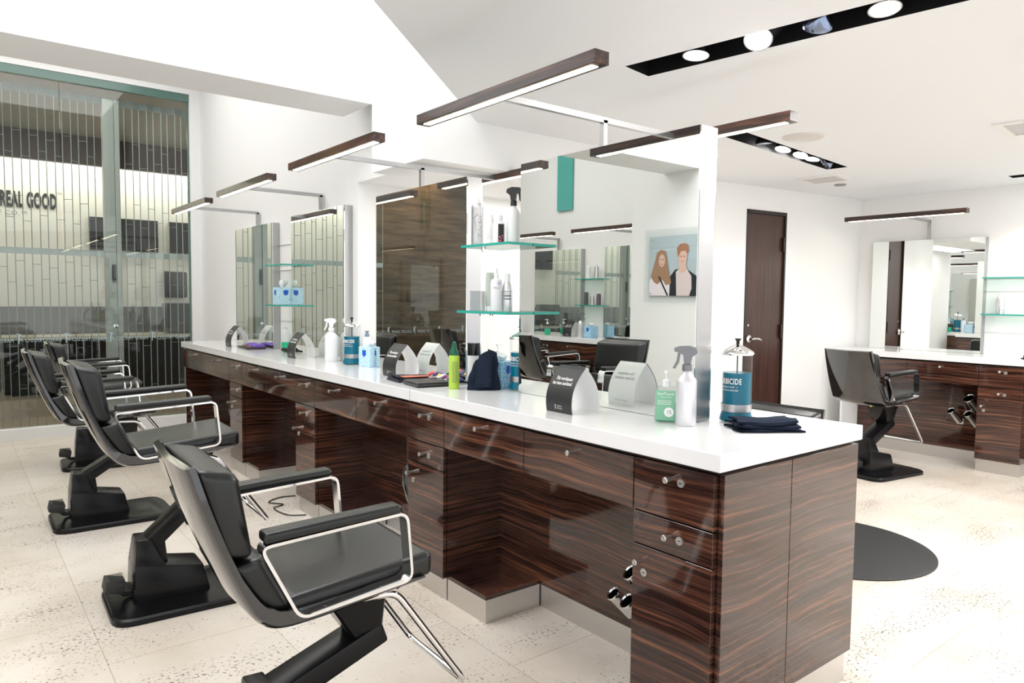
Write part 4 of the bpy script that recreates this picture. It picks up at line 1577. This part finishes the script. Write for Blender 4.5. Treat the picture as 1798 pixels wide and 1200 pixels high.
# upper near shelf
ZU, ZL = 1.5945, 1.2905
r = bottle('hairspray_can', 1.975, 2.765, ZU, [(0, 0), (0.0275, 0), (0.0285, 0.003), (0.0285, 0.178), (0.0295, 0.18), (0.025, 0.196), (0.013, 0.202), (0, 0.202)], SILVER,
           [(0.0, 0.2), (0.015, 0.2), (0.012, 0.209), (0.009, 0.223), (0, 0.223)], PLW, 'tall silver hairspray can on the upper near glass shelf', 'can', 'bottles on the near glass shelves')
FA = rad(-126)
cyl_text(r, 'FINISH', 0.033, 0.0289, 0.092, FA + 0.5, INKG, vertical=True, sq=0.8, spacing=1.05)
bm = bmesh.new()
for (a0, h0, a1, h1, w) in ((-0.75, 0.125, 0.1, 0.148, 0.003), (-0.55, 0.128, -0.4, 0.075, 0.006), (-0.4, 0.12, 0.12, 0.03, 0.005)):
    for k in range(6):
        t0, t1 = k / 6, (k + 1) / 6
        q = []
        for t, sg in ((t0, 1), (t1, 1), (t1, -1), (t0, -1)):
            an = FA + a0 + (a1 - a0) * t
            q.append((0.0289 * math.cos(an), 0.0289 * math.sin(an), h0 + (h1 - h0) * t + sg * w * 0.6))
        bm.faces.new([bm.verts.new(p) for p in q])
link('brush_stroke_mark', bm, mat('slate_ink', (0.12, 0.13, 0.17), 0.4), r)
bottle('cream_tube', 2.008, 2.70, ZU, [(0, 0), (0.02, 0), (0.02, 0.03), (0.021, 0.034), (0.022, 0.09), (0.006, 0.145), (0, 0.145)], mat('pearl_tube', (0.80, 0.77, 0.77), 0.35), [(0.0, 0.0), (0.0205, 0.0), (0.0205, 0.028), (0, 0.028)], PLW, 'pale cream tube between the can and the white bottle on the upper near shelf', 'tube', 'bottles on the near glass shelves')
r = bottle('lotion_bottle', 2.005, 2.635, ZU, [(0, 0), (0.029, 0), (0.03, 0.003), (0.03, 0.092), (0.027, 0.1), (0.017, 0.108), (0, 0.108)], PLW, [(0.0, 0.106), (0.017, 0.106), (0.018, 0.125), (0.0175, 0.135), (0, 0.135)], PLW, 'white bottle with a black pink-dotted label on the upper near shelf', 'bottle', 'bottles on the near glass shelves')
bm = bmesh.new()
for k in range(8):
    q = []
    for t in (k, k + 1):
        an = FA - 0.15 + t * 0.12
        q.append((0.0304 * math.cos(an), 0.0304 * math.sin(an)))
    bm.faces.new([bm.verts.new(p) for p in ((q[0][0], q[0][1], 0.004), (q[1][0], q[1][1], 0.004), (q[1][0], q[1][1], 0.094), (q[0][0], q[0][1], 0.094))])
lb = link('black_label', bm, speckle('pink_dotted_label', (0.02, 0.015, 0.02), (0.03, 0.02, 0.025), 60), r)
bm = bmesh.new()
for (a, h_) in ((0.0, 0.02), (0.18, 0.035), (0.3, 0.018), (0.45, 0.028), (0.12, 0.01), (0.55, 0.012), (0.6, 0.04)):
    an = FA - 0.1 + a
    c = Vector((0.0308 * math.cos(an), 0.0308 * math.sin(an), h_))
    tx = Vector((-math.sin(an), math.cos(an), 0))
    bm.faces.new([bm.verts.new(c + tx * 0.004 * math.cos(k * PI / 4) + Vector((0, 0, 0.004 * math.sin(k * PI / 4)))) for k in range(8)])
link('pink_dots', bm, mat('pink_ink', (0.75, 0.15, 0.25), 0.5), lb)
# lower near shelf
r = root('product_box', (1.965, 2.745, ZL), rad(-55), 'small white and grey product box on the lower near glass shelf', 'box', 'bottles on the near glass shelves')
boxo('carton', (-0.028, -0.032, 0), (0.028, 0.032, 0.092), mat('box_white', (0.82, 0.82, 0.83), 0.45), r)
boxo('dark_band', (-0.0288, -0.030, 0.062), (-0.028, 0.022, 0.088), mat('box_dark', (0.10, 0.11, 0.12), 0.4), r)
boxo('grey_side', (-0.026, -0.0328, 0.0), (0.026, -0.032, 0.092), mat('box_side_grey', (0.34, 0.36, 0.38), 0.35), r)
bm = bmesh.new()
textmesh('Mask', 0.017, bm, lambda a, b: (-0.0286, -a, 0.048 + b))
textmesh('Masque', 0.017, bm, lambda a, b: (-0.0286, -a, 0.030 + b))
link('box_lettering', bm, INKG, r)
r = bottle('treatment_tube', 2.008, 2.705, ZL, [(0, 0.02), (0.02, 0.02), (0.021, 0.03), (0.021, 0.13), (0.018, 0.178), (0, 0.179)], mat('sage_tube', (0.50, 0.54, 0.50), 0.35), [(0, 0), (0.019, 0), (0.019, 0.022), (0, 0.022)], PLW, 'sage grey tube standing behind the white bottle on the lower near shelf', 'tube', 'bottles on the near glass shelves')
r = bottle('milk_bottle', 1.985, 2.625, ZL, [(0, 0), (0.026, 0), (0.027, 0.003), (0.027, 0.13), (0.024, 0.142), (0.010, 0.15), (0, 0.15)], mat('pale_lilac_plastic', (0.83, 0.81, 0.86), 0.3), [(0, 0.148), (0.011, 0.148), (0.011, 0.166), (0.006, 0.17), (0.005, 0.195), (0, 0.197)], PLW, 'tall pale lilac bottle with a pointed nozzle on the lower near shelf', 'bottle', 'bottles on the near glass shelves')
cyl_text(r, 'MILK', 0.014, 0.0275, 0.105, FA, INKG, sq=1.0)
bm = bmesh.new()
c = FA + 0.45
bm.faces.new([bm.verts.new((0.0277 * math.cos(c + 0.28 * math.cos(k * PI / 8)), 0.0277 * math.sin(c + 0.28 * math.cos(k * PI / 8)), 0.126 + 0.0075 * math.sin(k * PI / 8))) for k in range(16)])
link('lilac_dot', bm, mat('lilac_ink', (0.62, 0.48, 0.74), 0.5), r)
r = bottle('mousse_can', 2.03, 2.60, ZL, [(0, 0), (0.023, 0), (0.024, 0.003), (0.024, 0.09), (0.021, 0.118), (0.013, 0.135), (0, 0.136)], SILVER, [(0, 0.134), (0.014, 0.134), (0.014, 0.17), (0.011, 0.172), (0, 0.172)], PLW, 'silver rounded can with a white cap on the lower near shelf', 'can', 'bottles on the near glass shelves')
bm = bmesh.new()
for h_, w in ((0.09, 0.002), (0.082, 0.0015), (0.07, 0.005), (0.056, 0.004)):
    for k in range(10):
        a0, a1 = FA - 0.9 + k * 0.17, FA - 0.9 + (k + 1) * 0.17
        bm.faces.new([bm.verts.new(p) for p in ((0.0243 * math.cos(a0), 0.0243 * math.sin(a0), h_ - w), (0.0243 * math.cos(a1), 0.0243 * math.sin(a1), h_ - w), (0.0243 * math.cos(a1), 0.0243 * math.sin(a1), h_ + w), (0.0243 * math.cos(a0), 0.0243 * math.sin(a0), h_ + w))])
link('printed_bands', bm, INKG, r)
# counter bottles
r = bottle('mousse_can', 1.868, 2.795, ZT, [(0, 0), (0.0245, 0), (0.0255, 0.004), (0.0255, 0.15), (0.023, 0.158), (0, 0.16)], LIME, [(0, 0.157), (0.0215, 0.157), (0.021, 0.178), (0.013, 0.19), (0.012, 0.205), (0.008, 0.222), (0, 0.224)], DKGREEN, 'lime green can with a dark green cap beside the draped navy towel', 'can')
bm = bmesh.new()
for k in range(8):
    a0, a1 = FA - 0.35 + k * 0.12, FA - 0.35 + (k + 1) * 0.12
    bm.faces.new([bm.verts.new(p) for p in ((0.0257 * math.cos(a0), 0.0257 * math.sin(a0), 0.03), (0.0257 * math.cos(a1), 0.0257 * math.sin(a1), 0.03), (0.0257 * math.cos(a1), 0.0257 * math.sin(a1), 0.13), (0.0257 * math.cos(a0), 0.0257 * math.sin(a0), 0.13))])
link('can_label', bm, mat('olive_label', (0.30, 0.42, 0.08), 0.4), r)
bottle('lotion_bottle', 2.01, 2.835, ZT, [(0, 0), (0.03, 0), (0.03, 0.15), (0, 0.15)], mat('clear_white', (0.78, 0.77, 0.77), 0.25), [(0, 0.15), (0.031, 0.15), (0.031, 0.21), (0, 0.21)], BLACKP, 'pale bottle with a tall black cap behind the lime can', 'bottle')
bottle('lotion_bottle', 2.065, 4.075, ZT, [(0, 0), (0.03, 0), (0.03, 0.16), (0.014, 0.178), (0, 0.178)], mat('pale_blue_plastic', (0.72, 0.80, 0.88), 0.3), [(0, 0.176), (0.014, 0.176), (0.014, 0.195), (0.008, 0.2), (0.014, 0.214), (0, 0.216)], mat('slate_cap', (0.20, 0.27, 0.36), 0.4), 'pale bottle with a slate cap behind the pale blue tissue box', 'bottle')
r = bottle('styling_bottle', 6.87, 2.13, 1.2615, [(0, 0), (0.03, 0), (0.031, 0.003), (0.031, 0.125), (0.026, 0.135), (0, 0.136)], SILVER, [(0, 0.134), (0.026, 0.134), (0.022, 0.155), (0.012, 0.165), (0.01, 0.178), (0, 0.178)], PLW, 'silver lettered styling bottle on the lower right-hand wall shelf', 'bottle')
cyl_text(r, 'STYLE', 0.028, 0.0316, 0.065, rad(-158), INKG, vertical=True, sq=0.9)
for k, (y, z, hh, m, lab) in enumerate(((5.70, 1.2815, 0.15, mat('mauve_plastic', (0.18, 0.12, 0.16), 0.3), 'dark mauve bottle on the left wall shelf'), (5.80, 1.2815, 0.12, SILVER, 'short silver can on the left wall shelf'), (5.90, 1.2815, 0.17, mat('machine_grey', (0.10, 0.10, 0.11), 0.3), 'tall dark can on the left wall shelf'), (5.74, 1.5815, 0.16, SILVER, 'silver can on the upper left wall shelf'), (5.87, 1.5815, 0.17, PLW, 'white bottle on the upper left wall shelf'))):
    bottle('styling_bottle', -1.68, y, z, [(0, 0), (0.026, 0), (0.026, hh * 0.8), (0.012, hh * 0.88), (0, hh * 0.88)], m, [(0, hh * 0.87), (0.012, hh * 0.87), (0.010, hh), (0, hh)], PLW, lab, 'bottle', 'bottles on the left wall shelves')


# ------------------------------------------------------------------ cloths and cases
def grid_cloth(name, nx, ny, fn, th, m, label, cat='towel', parent=None, group=None):
    bm = bmesh.new()
    top = [[bm.verts.new(fn(i / nx, j / ny)) for j in range(ny + 1)] for i in range(nx + 1)]
    for i in range(nx):
        for j in range(ny):
            bm.faces.new([top[i][j], top[i + 1][j], top[i + 1][j + 1], top[i][j + 1]])
    bmesh.ops.recalc_face_normals(bm, faces=bm.faces)
    bmesh.ops.solidify(bm, geom=bm.faces[:], thickness=th)
    return link(name, bm, m, parent, smooth=70)


def folded_towel(x, y, z, yaw, sx, sy, layers, label, bend=0.01):
    r = root('folded_towel', (x, y, z), yaw, label, 'towel', 'folded navy towels')
    bm = bmesh.new()
    t = 0.0125
    for k in range(layers):
        b2 = bmesh.new()
        z0 = k * t
        ox = random.uniform(-0.008, 0.008)
        box(b2, (-sx / 2 + ox, -sy / 2 + k * 0.003, z0), (sx / 2 + ox - k * 0.006, sy / 2 - k * 0.004, z0 + t * 0.98))
        bmesh.ops.subdivide_edges(b2, edges=[e for e in b2.edges], cuts=5, use_grid_fill=True)
        bevelv = 0.006
        for v in b2.verts:
            u, w = v.co.x / sx, v.co.y / sy
            if v.co.z > z0 + t * 0.5:
                edge = max(0, abs(u) * 2 - 0.82) + max(0, abs(w) * 2 - 0.82)
                v.co.z -= edge * 0.03 * (1 if edge > 0 else 0)
            v.co.z += bend * (u * u * 2.0 + 0.3 * math.sin(7 * w + 3 * u + k)) * (0.3 if k == 0 else 1.0)
            v.co.x += 0.006 * math.sin(9 * w + k)
            v.co.y += 0.006 * math.sin(8 * u + 2 * k)
            v.co.z = max(v.co.z, 0.0)
        merge(bm, b2)
    link('cloth', bm, TOWEL, r, smooth=60)
    return r


folded_towel(2.135, 1.325, ZT, rad(-34), 0.215, 0.12, 3, 'folded navy towel on the near corner of the island')
folded_towel(6.62, 1.72, ZT, rad(10), 0.22, 0.30, 2, 'crumpled navy towel on the right-hand wall counter', 0.03)

# towel draped over the tissue box side
dr = root('draped_towel', (1.960, 2.700, ZT), rad(51.6), 'navy towel draped in a peak beside the blue tissue box', 'towel')
bm = bmesh.new()
NS = 64
secs = []
for i in range(27):
    t = i / 26
    tz = math.sin(min(1.0, t / 0.93) * PI / 2) if t < 0.93 else 1.0
    ring = []
    for k in range(NS):
        a = 2 * PI * k / NS
        v = t
        ph = 1.6 * v
        fold = 1 + 0.16 * math.sin(3 * a + ph) + 0.11 * math.sin(6 * a + 1.0 - 2.4 * v) + 0.05 * math.sin(13 * a + 3 * v)
        shrink = 1 - 0.50 * v ** 1.5
        cap = 1.0 if t < 0.88 else max(0.06, 1 - ((t - 0.88) / 0.12) ** 2)
        rx = 0.043 * shrink * fold * cap
        ry = 0.070 * (1 - 0.38 * v ** 1.3) * fold * cap
        zz = 0.170 * v ** 0.92
        zz += (0.016 * math.cos(a + 0.9) + 0.007 * math.sin(3 * a)) * v
        cr = noise.noise(Vector((math.cos(a) * 2.2, math.sin(a) * 2.2, v * 4.0)))
        rx *= 1 + 0.22 * cr
        ry *= 1 + 0.15 * cr
        ring.append((rx * math.cos(a) + 0.008 * v, ry * math.sin(a) - 0.026 * v * v, max(0.0006, zz)))
    secs.append(ring)
loft(bm, secs)
link('cloth', bm, TOWEL, dr, smooth=70)
bm = bmesh.new()
secs = []
for i in range(11):
    t = i / 10
    zz = 0.165 - 0.15 * t
    off = -0.020 - 0.032 * math.sin(t * PI * 0.55)
    wv = 0.006 * math.sin(5 * t + 1)
    secs.append([(off + wv, -0.058 + 0.012 * t, zz - 0.004), (off - 0.012, -0.036, zz), (off - 0.004 - wv, -0.010, zz + 0.002), (off - 0.008, 0.012 + 0.02 * t, zz),
                 (off + 0.002, 0.012 + 0.02 * t, zz), (off + 0.006 - wv, -0.010, zz + 0.002), (off - 0.002, -0.036, zz), (off + 0.010 + wv, -0.058 + 0.012 * t, zz - 0.004)])
loft(bm, secs)
link('hanging_flap', bm, TOWEL, dr, smooth=60)

# zip cases and hair clips
DENIM = bumpify(mat('dark_denim', (0.022, 0.026, 0.036), 0.85), 400, 0.5, 0.002)
zc = root('zip_case', (1.835, 2.985, ZT), rad(-8), 'flat black zip case beside the lime can', 'case')
bm = bmesh.new()
box(bm, (-0.09, -0.095, 0), (0.09, 0.095, 0.024))
bevel(bm, 0.010, 3)
link('case_body', bm, mat('black_case', (0.014, 0.014, 0.016), 0.35), zc, smooth=50)
bm = bmesh.new()
pts = [(x_, y_, 0.012) for x_, y_ in [(p[0], p[1]) for p in fillet([(-0.0915, -0.0965), (0.0915, -0.0965), (0.0915, 0.0965), (-0.0915, 0.0965)], 0.012, 3, True)]]
tube(bm, pts, 0.0022, 6, True)
link('zip', bm, mat('zip_black', (0.04, 0.04, 0.045), 0.4), zc)
fc = root('tool_pouch', (1.855, 3.2, ZT), rad(-8), 'dark denim tool pouch lying open next to the flat black case', 'pouch')
bm = bmesh.new()
for k in range(3):
    b2 = bmesh.new()
    box(b2, (-0.085, -0.085 + k * 0.006, k * 0.009), (0.085, 0.085 - k * 0.012, k * 0.009 + 0.0085))
    bmesh.ops.subdivide_edges(b2, edges=b2.edges[:], cuts=4, use_grid_fill=True)
    for v in b2.verts:
        v.co.z = max(0, v.co.z + 0.004 * math.sin(30 * v.co.y + 14 * v.co.x + k) * (k > 0))
        if v.co.x < -0.06 and k == 2:
            v.co.z += 0.010
    merge(bm, b2)
link('pouch_fabric', bm, DENIM, fc, smooth=60)
boxo('coral_lining', (-0.06, -0.10, 0.0275), (0.08, -0.035, 0.0295), mat('coral_fabric', (0.62, 0.16, 0.10), 0.8), fc)
CL = [((0.75, 0.08, 0.06), 'red'), ((0.04, 0.05, 0.22), 'navy'), ((0.85, 0.45, 0.05), 'orange'), ((0.85, 0.85, 0.82), 'white'), ((0.20, 0.06, 0.20), 'purple'), ((0.7, 0.1, 0.08), 'scarlet'), ((0.05, 0.06, 0.25), 'dark blue')]
for k, (c, nm) in enumerate(CL):
    bm = bmesh.new()
    yy = 3.13 - k * 0.03
    z = 0.952 if yy > 3.08 else 0.95
    tube(bm, [(1.93 + 0.01 * (k % 3), yy, z), (1.95 + 0.01 * (k % 2), yy - 0.012, z + 0.01), (1.98, yy - 0.03, z + 0.004), (1.995, yy - 0.045, z)], [0.007, 0.010, 0.009, 0.004], 8)
    if yy <= 3.08:
        for v in bm.verts:
            v.co.z -= 0.0065
    else:
        for v in bm.verts:
            v.co.z -= 0.002
    tag(link('hair_clip', bm, mat('clip_' + nm.replace(' ', '_'), c, 0.45), smooth=60), '%s hair clip in the row behind the flat black case' % nm, 'hair clip', 'hair clips behind the flat black case')
pc = root('roll_case', (1.935, 5.86, ZT), rad(-6), 'open dark tool roll with purple lining at the storefront end of the island', 'case')
boxo('case_body', (-0.075, -0.17, 0), (0.075, 0.17, 0.014), mat('black_case', (0.014, 0.014, 0.016), 0.35), pc, 0.004, 2)
bm = bmesh.new()
b2 = bmesh.new()
box(b2, (-0.02, -0.16, 0.0145), (0.07, 0.16, 0.03))
bmesh.ops.subdivide_edges(b2, edges=b2.edges[:], cuts=7, use_grid_fill=True)
for v in b2.verts:
    if v.co.z > 0.02:
        v.co.z += 0.007 * math.sin(40 * v.co.y) + 0.005 * math.sin(60 * v.co.x)
merge(bm, b2)
link('purple_lining', bm, mat('purple_fabric', (0.16, 0.09, 0.42), 0.8), pc, smooth=60)
bm = bmesh.new()
for k in range(3):
    tube(bm, [(-0.045 + 0.018 * k, -0.14, 0.018), (-0.042 + 0.018 * k, 0.13, 0.018)], 0.005, 8)
link('styling_tools', bm, mat('tool_bronze', (0.30, 0.14, 0.09), 0.4, 0.5), pc)
for (x, y, lab) in ((2.0, 5.25, 'black hair brush lying under the far glass shelves'), (2.0, 2.94, 'black hair brush lying at the foot of the second mirror'), (2.33, 2.30, 'black hair brush lying on the back half of the island')):
    bm = bmesh.new()
    tube(bm, [(x, y - 0.09, ZT + 0.012), (x, y, ZT + 0.013), (x, y + 0.03, ZT + 0.018), (x, y + 0.09, ZT + 0.018)], [0.007, 0.010, 0.017, 0.016], 10)
    tag(link('hair_brush', bm, PLASTB, smooth=50), lab, 'hair brush', 'black hair brushes')


# hair dryers hanging in the knee spaces
def dryer(x, y, z, label):
    r = root('hair_dryer', (x, y, z), 0, label, 'hair dryer', 'black hair dryers hanging in the knee spaces')
    bm = bmesh.new()
    tube(bm, [(0.03, 0, 0.0), (0.012, 0.01, 0.06), (0, 0.02, 0.13), (-0.002, 0.02, 0.19), (0.0, 0.02, 0.215)], [0.030, 0.036, 0.040, 0.032, 0.018], 16)
    link('barrel', bm, SHELLB, r, smooth=50)
    bm = bmesh.new()
    tube(bm, [(0.0, 0.02, 0.13), (0.04, 0.03, 0.06), (0.06, 0.035, -0.03)], [0.020, 0.017, 0.015], 12)
    link('handle', bm, PLASTB, r, smooth=50)
    bm = bmesh.new()
    tube(bm, catmull([(0.06, 0.035, -0.03), (0.065, 0.04, -0.12), (0.05, 0.03, -0.22), (0.07, 0.05, -0.30), (0.12, 0.1, -z + 0.004 if z < 0.33 else -0.34)], 4), 0.004, 6)
    link('power_cord', bm, RUBBER, r, smooth=50)
    bm = bmesh.new()
    tube(bm, [(0.03, -0.018 + 0.0, 0.16), (0.03, 0.0, 0.2), (0.03, 0.05, 0.2), (0.03, 0.06, 0.16)], 0.005, 8)
    link('hanger', bm, CHROME, r, smooth=50)
    return r


dryer(1.735, 2.955, 0.325, 'black hair dryer hanging at the edge of the second knee space')
dryer(1.735, 5.665, 0.325, 'black hair dryer hanging at the edge of the last knee space')
bm = bmesh.new()
tube(bm, [(1.74 + 0.0 * k, 4.335 + 0.022 * math.cos(k * PI / 8), 0.40 + 0.035 * math.sin(k * PI / 8)) for k in range(16)], 0.004, 8, True)
tube(bm, [(1.74, 4.302, 0.37), (1.74, 4.33, 0.365)], 0.004, 8)
tag(link('dryer_ring', bm, CHROME, smooth=50), 'empty chrome dryer ring at the edge of the third knee space', 'hook')
bm = bmesh.new()
tube(bm, catmull([(1.07, 4.83, 0.006), (1.15, 4.80, 0.006), (1.28, 4.70, 0.006), (1.36, 4.58, 0.006), (1.33, 4.48, 0.006), (1.24, 4.50, 0.006), (1.22, 4.60, 0.006)], 5), 0.005, 6)
tag(link('power_cord', bm, mat('grey_cord', (0.32, 0.30, 0.27), 0.6), smooth=50), 'grey cord curling on the floor from the third chair base', 'cord')
bm = bmesh.new()
tube(bm, catmull([(1.69, 4.15, 0.006), (1.6, 4.22, 0.006), (1.58, 4.4, 0.006), (1.66, 4.45, 0.006), (1.6, 4.55, 0.006), (1.7, 4.62, 0.006), (1.8, 4.6, 0.006)], 5), 0.004, 6)
tag(link('power_cord', bm, RUBBER, smooth=50), 'thin black cord tangled on the floor at the third knee space', 'cord')

# poster of two people on the left wall (seen in the near mirror)
ps = root('wall_poster', (-1.04, 4.13, 1.66), 0, 'acrylic mounted photo poster of two people on the left wall', 'poster')
X0 = -1.036
par(boxo('acrylic_sheet', (X0 - 0.002, 3.80, 1.33), (X0 + 0.004, 4.47, 1.99), CLEAR), ps)


def flat(name, pts, x, m):
    bm = bmesh.new()
    bm.faces.new([bm.verts.new((x, p[0], p[1])) for p in pts])
    return par(link(name, bm, m), ps)


def ell(cy, cz, ry, rz, n=20):
    return [(cy + ry * math.cos(2 * PI * k / n), cz + rz * math.sin(2 * PI * k / n)) for k in range(n)]


par(boxo('photo_print', (X0 - 0.004, 3.84, 1.385), (X0 - 0.0025, 4.42, 1.925), mat('poster_sky', (0.60, 0.68, 0.72), 0.3)), ps)
SK = mat('poster_skin', (0.68, 0.45, 0.36), 0.5)
HB = mat('poster_hair_brown', (0.34, 0.20, 0.12), 0.5)
HG = mat('poster_hair_ginger', (0.36, 0.17, 0.09), 0.5)
TW = mat('poster_shirt_white', (0.78, 0.72, 0.76), 0.5)
TB = mat('poster_jacket_black', (0.012, 0.016, 0.02), 0.5)
TG = mat('poster_shirt_pink', (0.66, 0.56, 0.55), 0.5)
xx = X0 + 0.0045
# woman (larger y = left in the mirror)
flat('woman_shirt', [(4.41, 1.387), (4.405, 1.52), (4.36, 1.60), (4.26, 1.63), (4.17, 1.58), (4.16, 1.387)], xx, TW)
flat('woman_hair', [(4.39, 1.56), (4.37, 1.62), (4.34, 1.71), (4.32, 1.78), (4.275, 1.805), (4.225, 1.79), (4.205, 1.72), (4.185, 1.62), (4.15, 1.50), (4.21, 1.48), (4.25, 1.53), (4.31, 1.49), (4.35, 1.51)], xx + 0.0006, HB)
flat('woman_face', ell(4.262, 1.705, 0.036, 0.058), xx + 0.0012, SK)
flat('woman_eye', ell(4.276, 1.715, 0.008, 0.004), xx + 0.0016, INKB)
flat('woman_eye', ell(4.248, 1.713, 0.008, 0.004), xx + 0.0016, INKB)
flat('woman_mouth', ell(4.262, 1.672, 0.012, 0.005), xx + 0.0016, mat('poster_lips', (0.5, 0.15, 0.15), 0.5))
flat('woman_strap', [(4.30, 1.56), (4.285, 1.565), (4.18, 1.39), (4.20, 1.39)], xx + 0.0014, TB)
# man
flat('man_jacket', [(4.17, 1.387), (4.165, 1.56), (4.11, 1.62), (4.04, 1.63), (3.96, 1.61), (3.875, 1.56), (3.845, 1.50), (3.845, 1.387)], xx + 0.0005, TB)
flat('man_shirt', [(4.09, 1.387), (4.10, 1.60), (4.04, 1.645), (3.985, 1.63), (3.93, 1.56), (3.925, 1.45), (3.95, 1.387)], xx + 0.0010, TG)
flat('man_neck', [(4.06, 1.60), (4.07, 1.68), (3.99, 1.68), (3.985, 1.61), (4.02, 1.59)], xx + 0.0014, SK)
flat('man_face', ell(4.03, 1.735, 0.05, 0.075), xx + 0.0018, SK)
flat('man_hair', [(4.085, 1.76), (4.095, 1.81), (4.06, 1.845), (4.01, 1.85), (3.97, 1.835), (3.965, 1.78), (3.985, 1.76), (4.0, 1.785), (4.05, 1.78), (4.078, 1.725)], xx + 0.0022, HG)
flat('man_eyes', ell(4.045, 1.735, 0.008, 0.004), xx + 0.0022, INKB)
flat('man_eyes', ell(4.012, 1.735, 0.008, 0.004), xx + 0.0022, INKB)
flat('man_mouth', ell(4.03, 1.69, 0.012, 0.004), xx + 0.0022, mat('poster_lips', (0.5, 0.15, 0.15), 0.5))
bm = bmesh.new()
for (y, z) in ((3.87, 1.90), (4.39, 1.90), (3.87, 1.42), (4.39, 1.41)):
    tube(bm, [(X0 - 0.012, y, z), (X0 + 0.012, y, z)], 0.009, 12)
par(link('stand_off', bm, CHROME, smooth=50), ps)
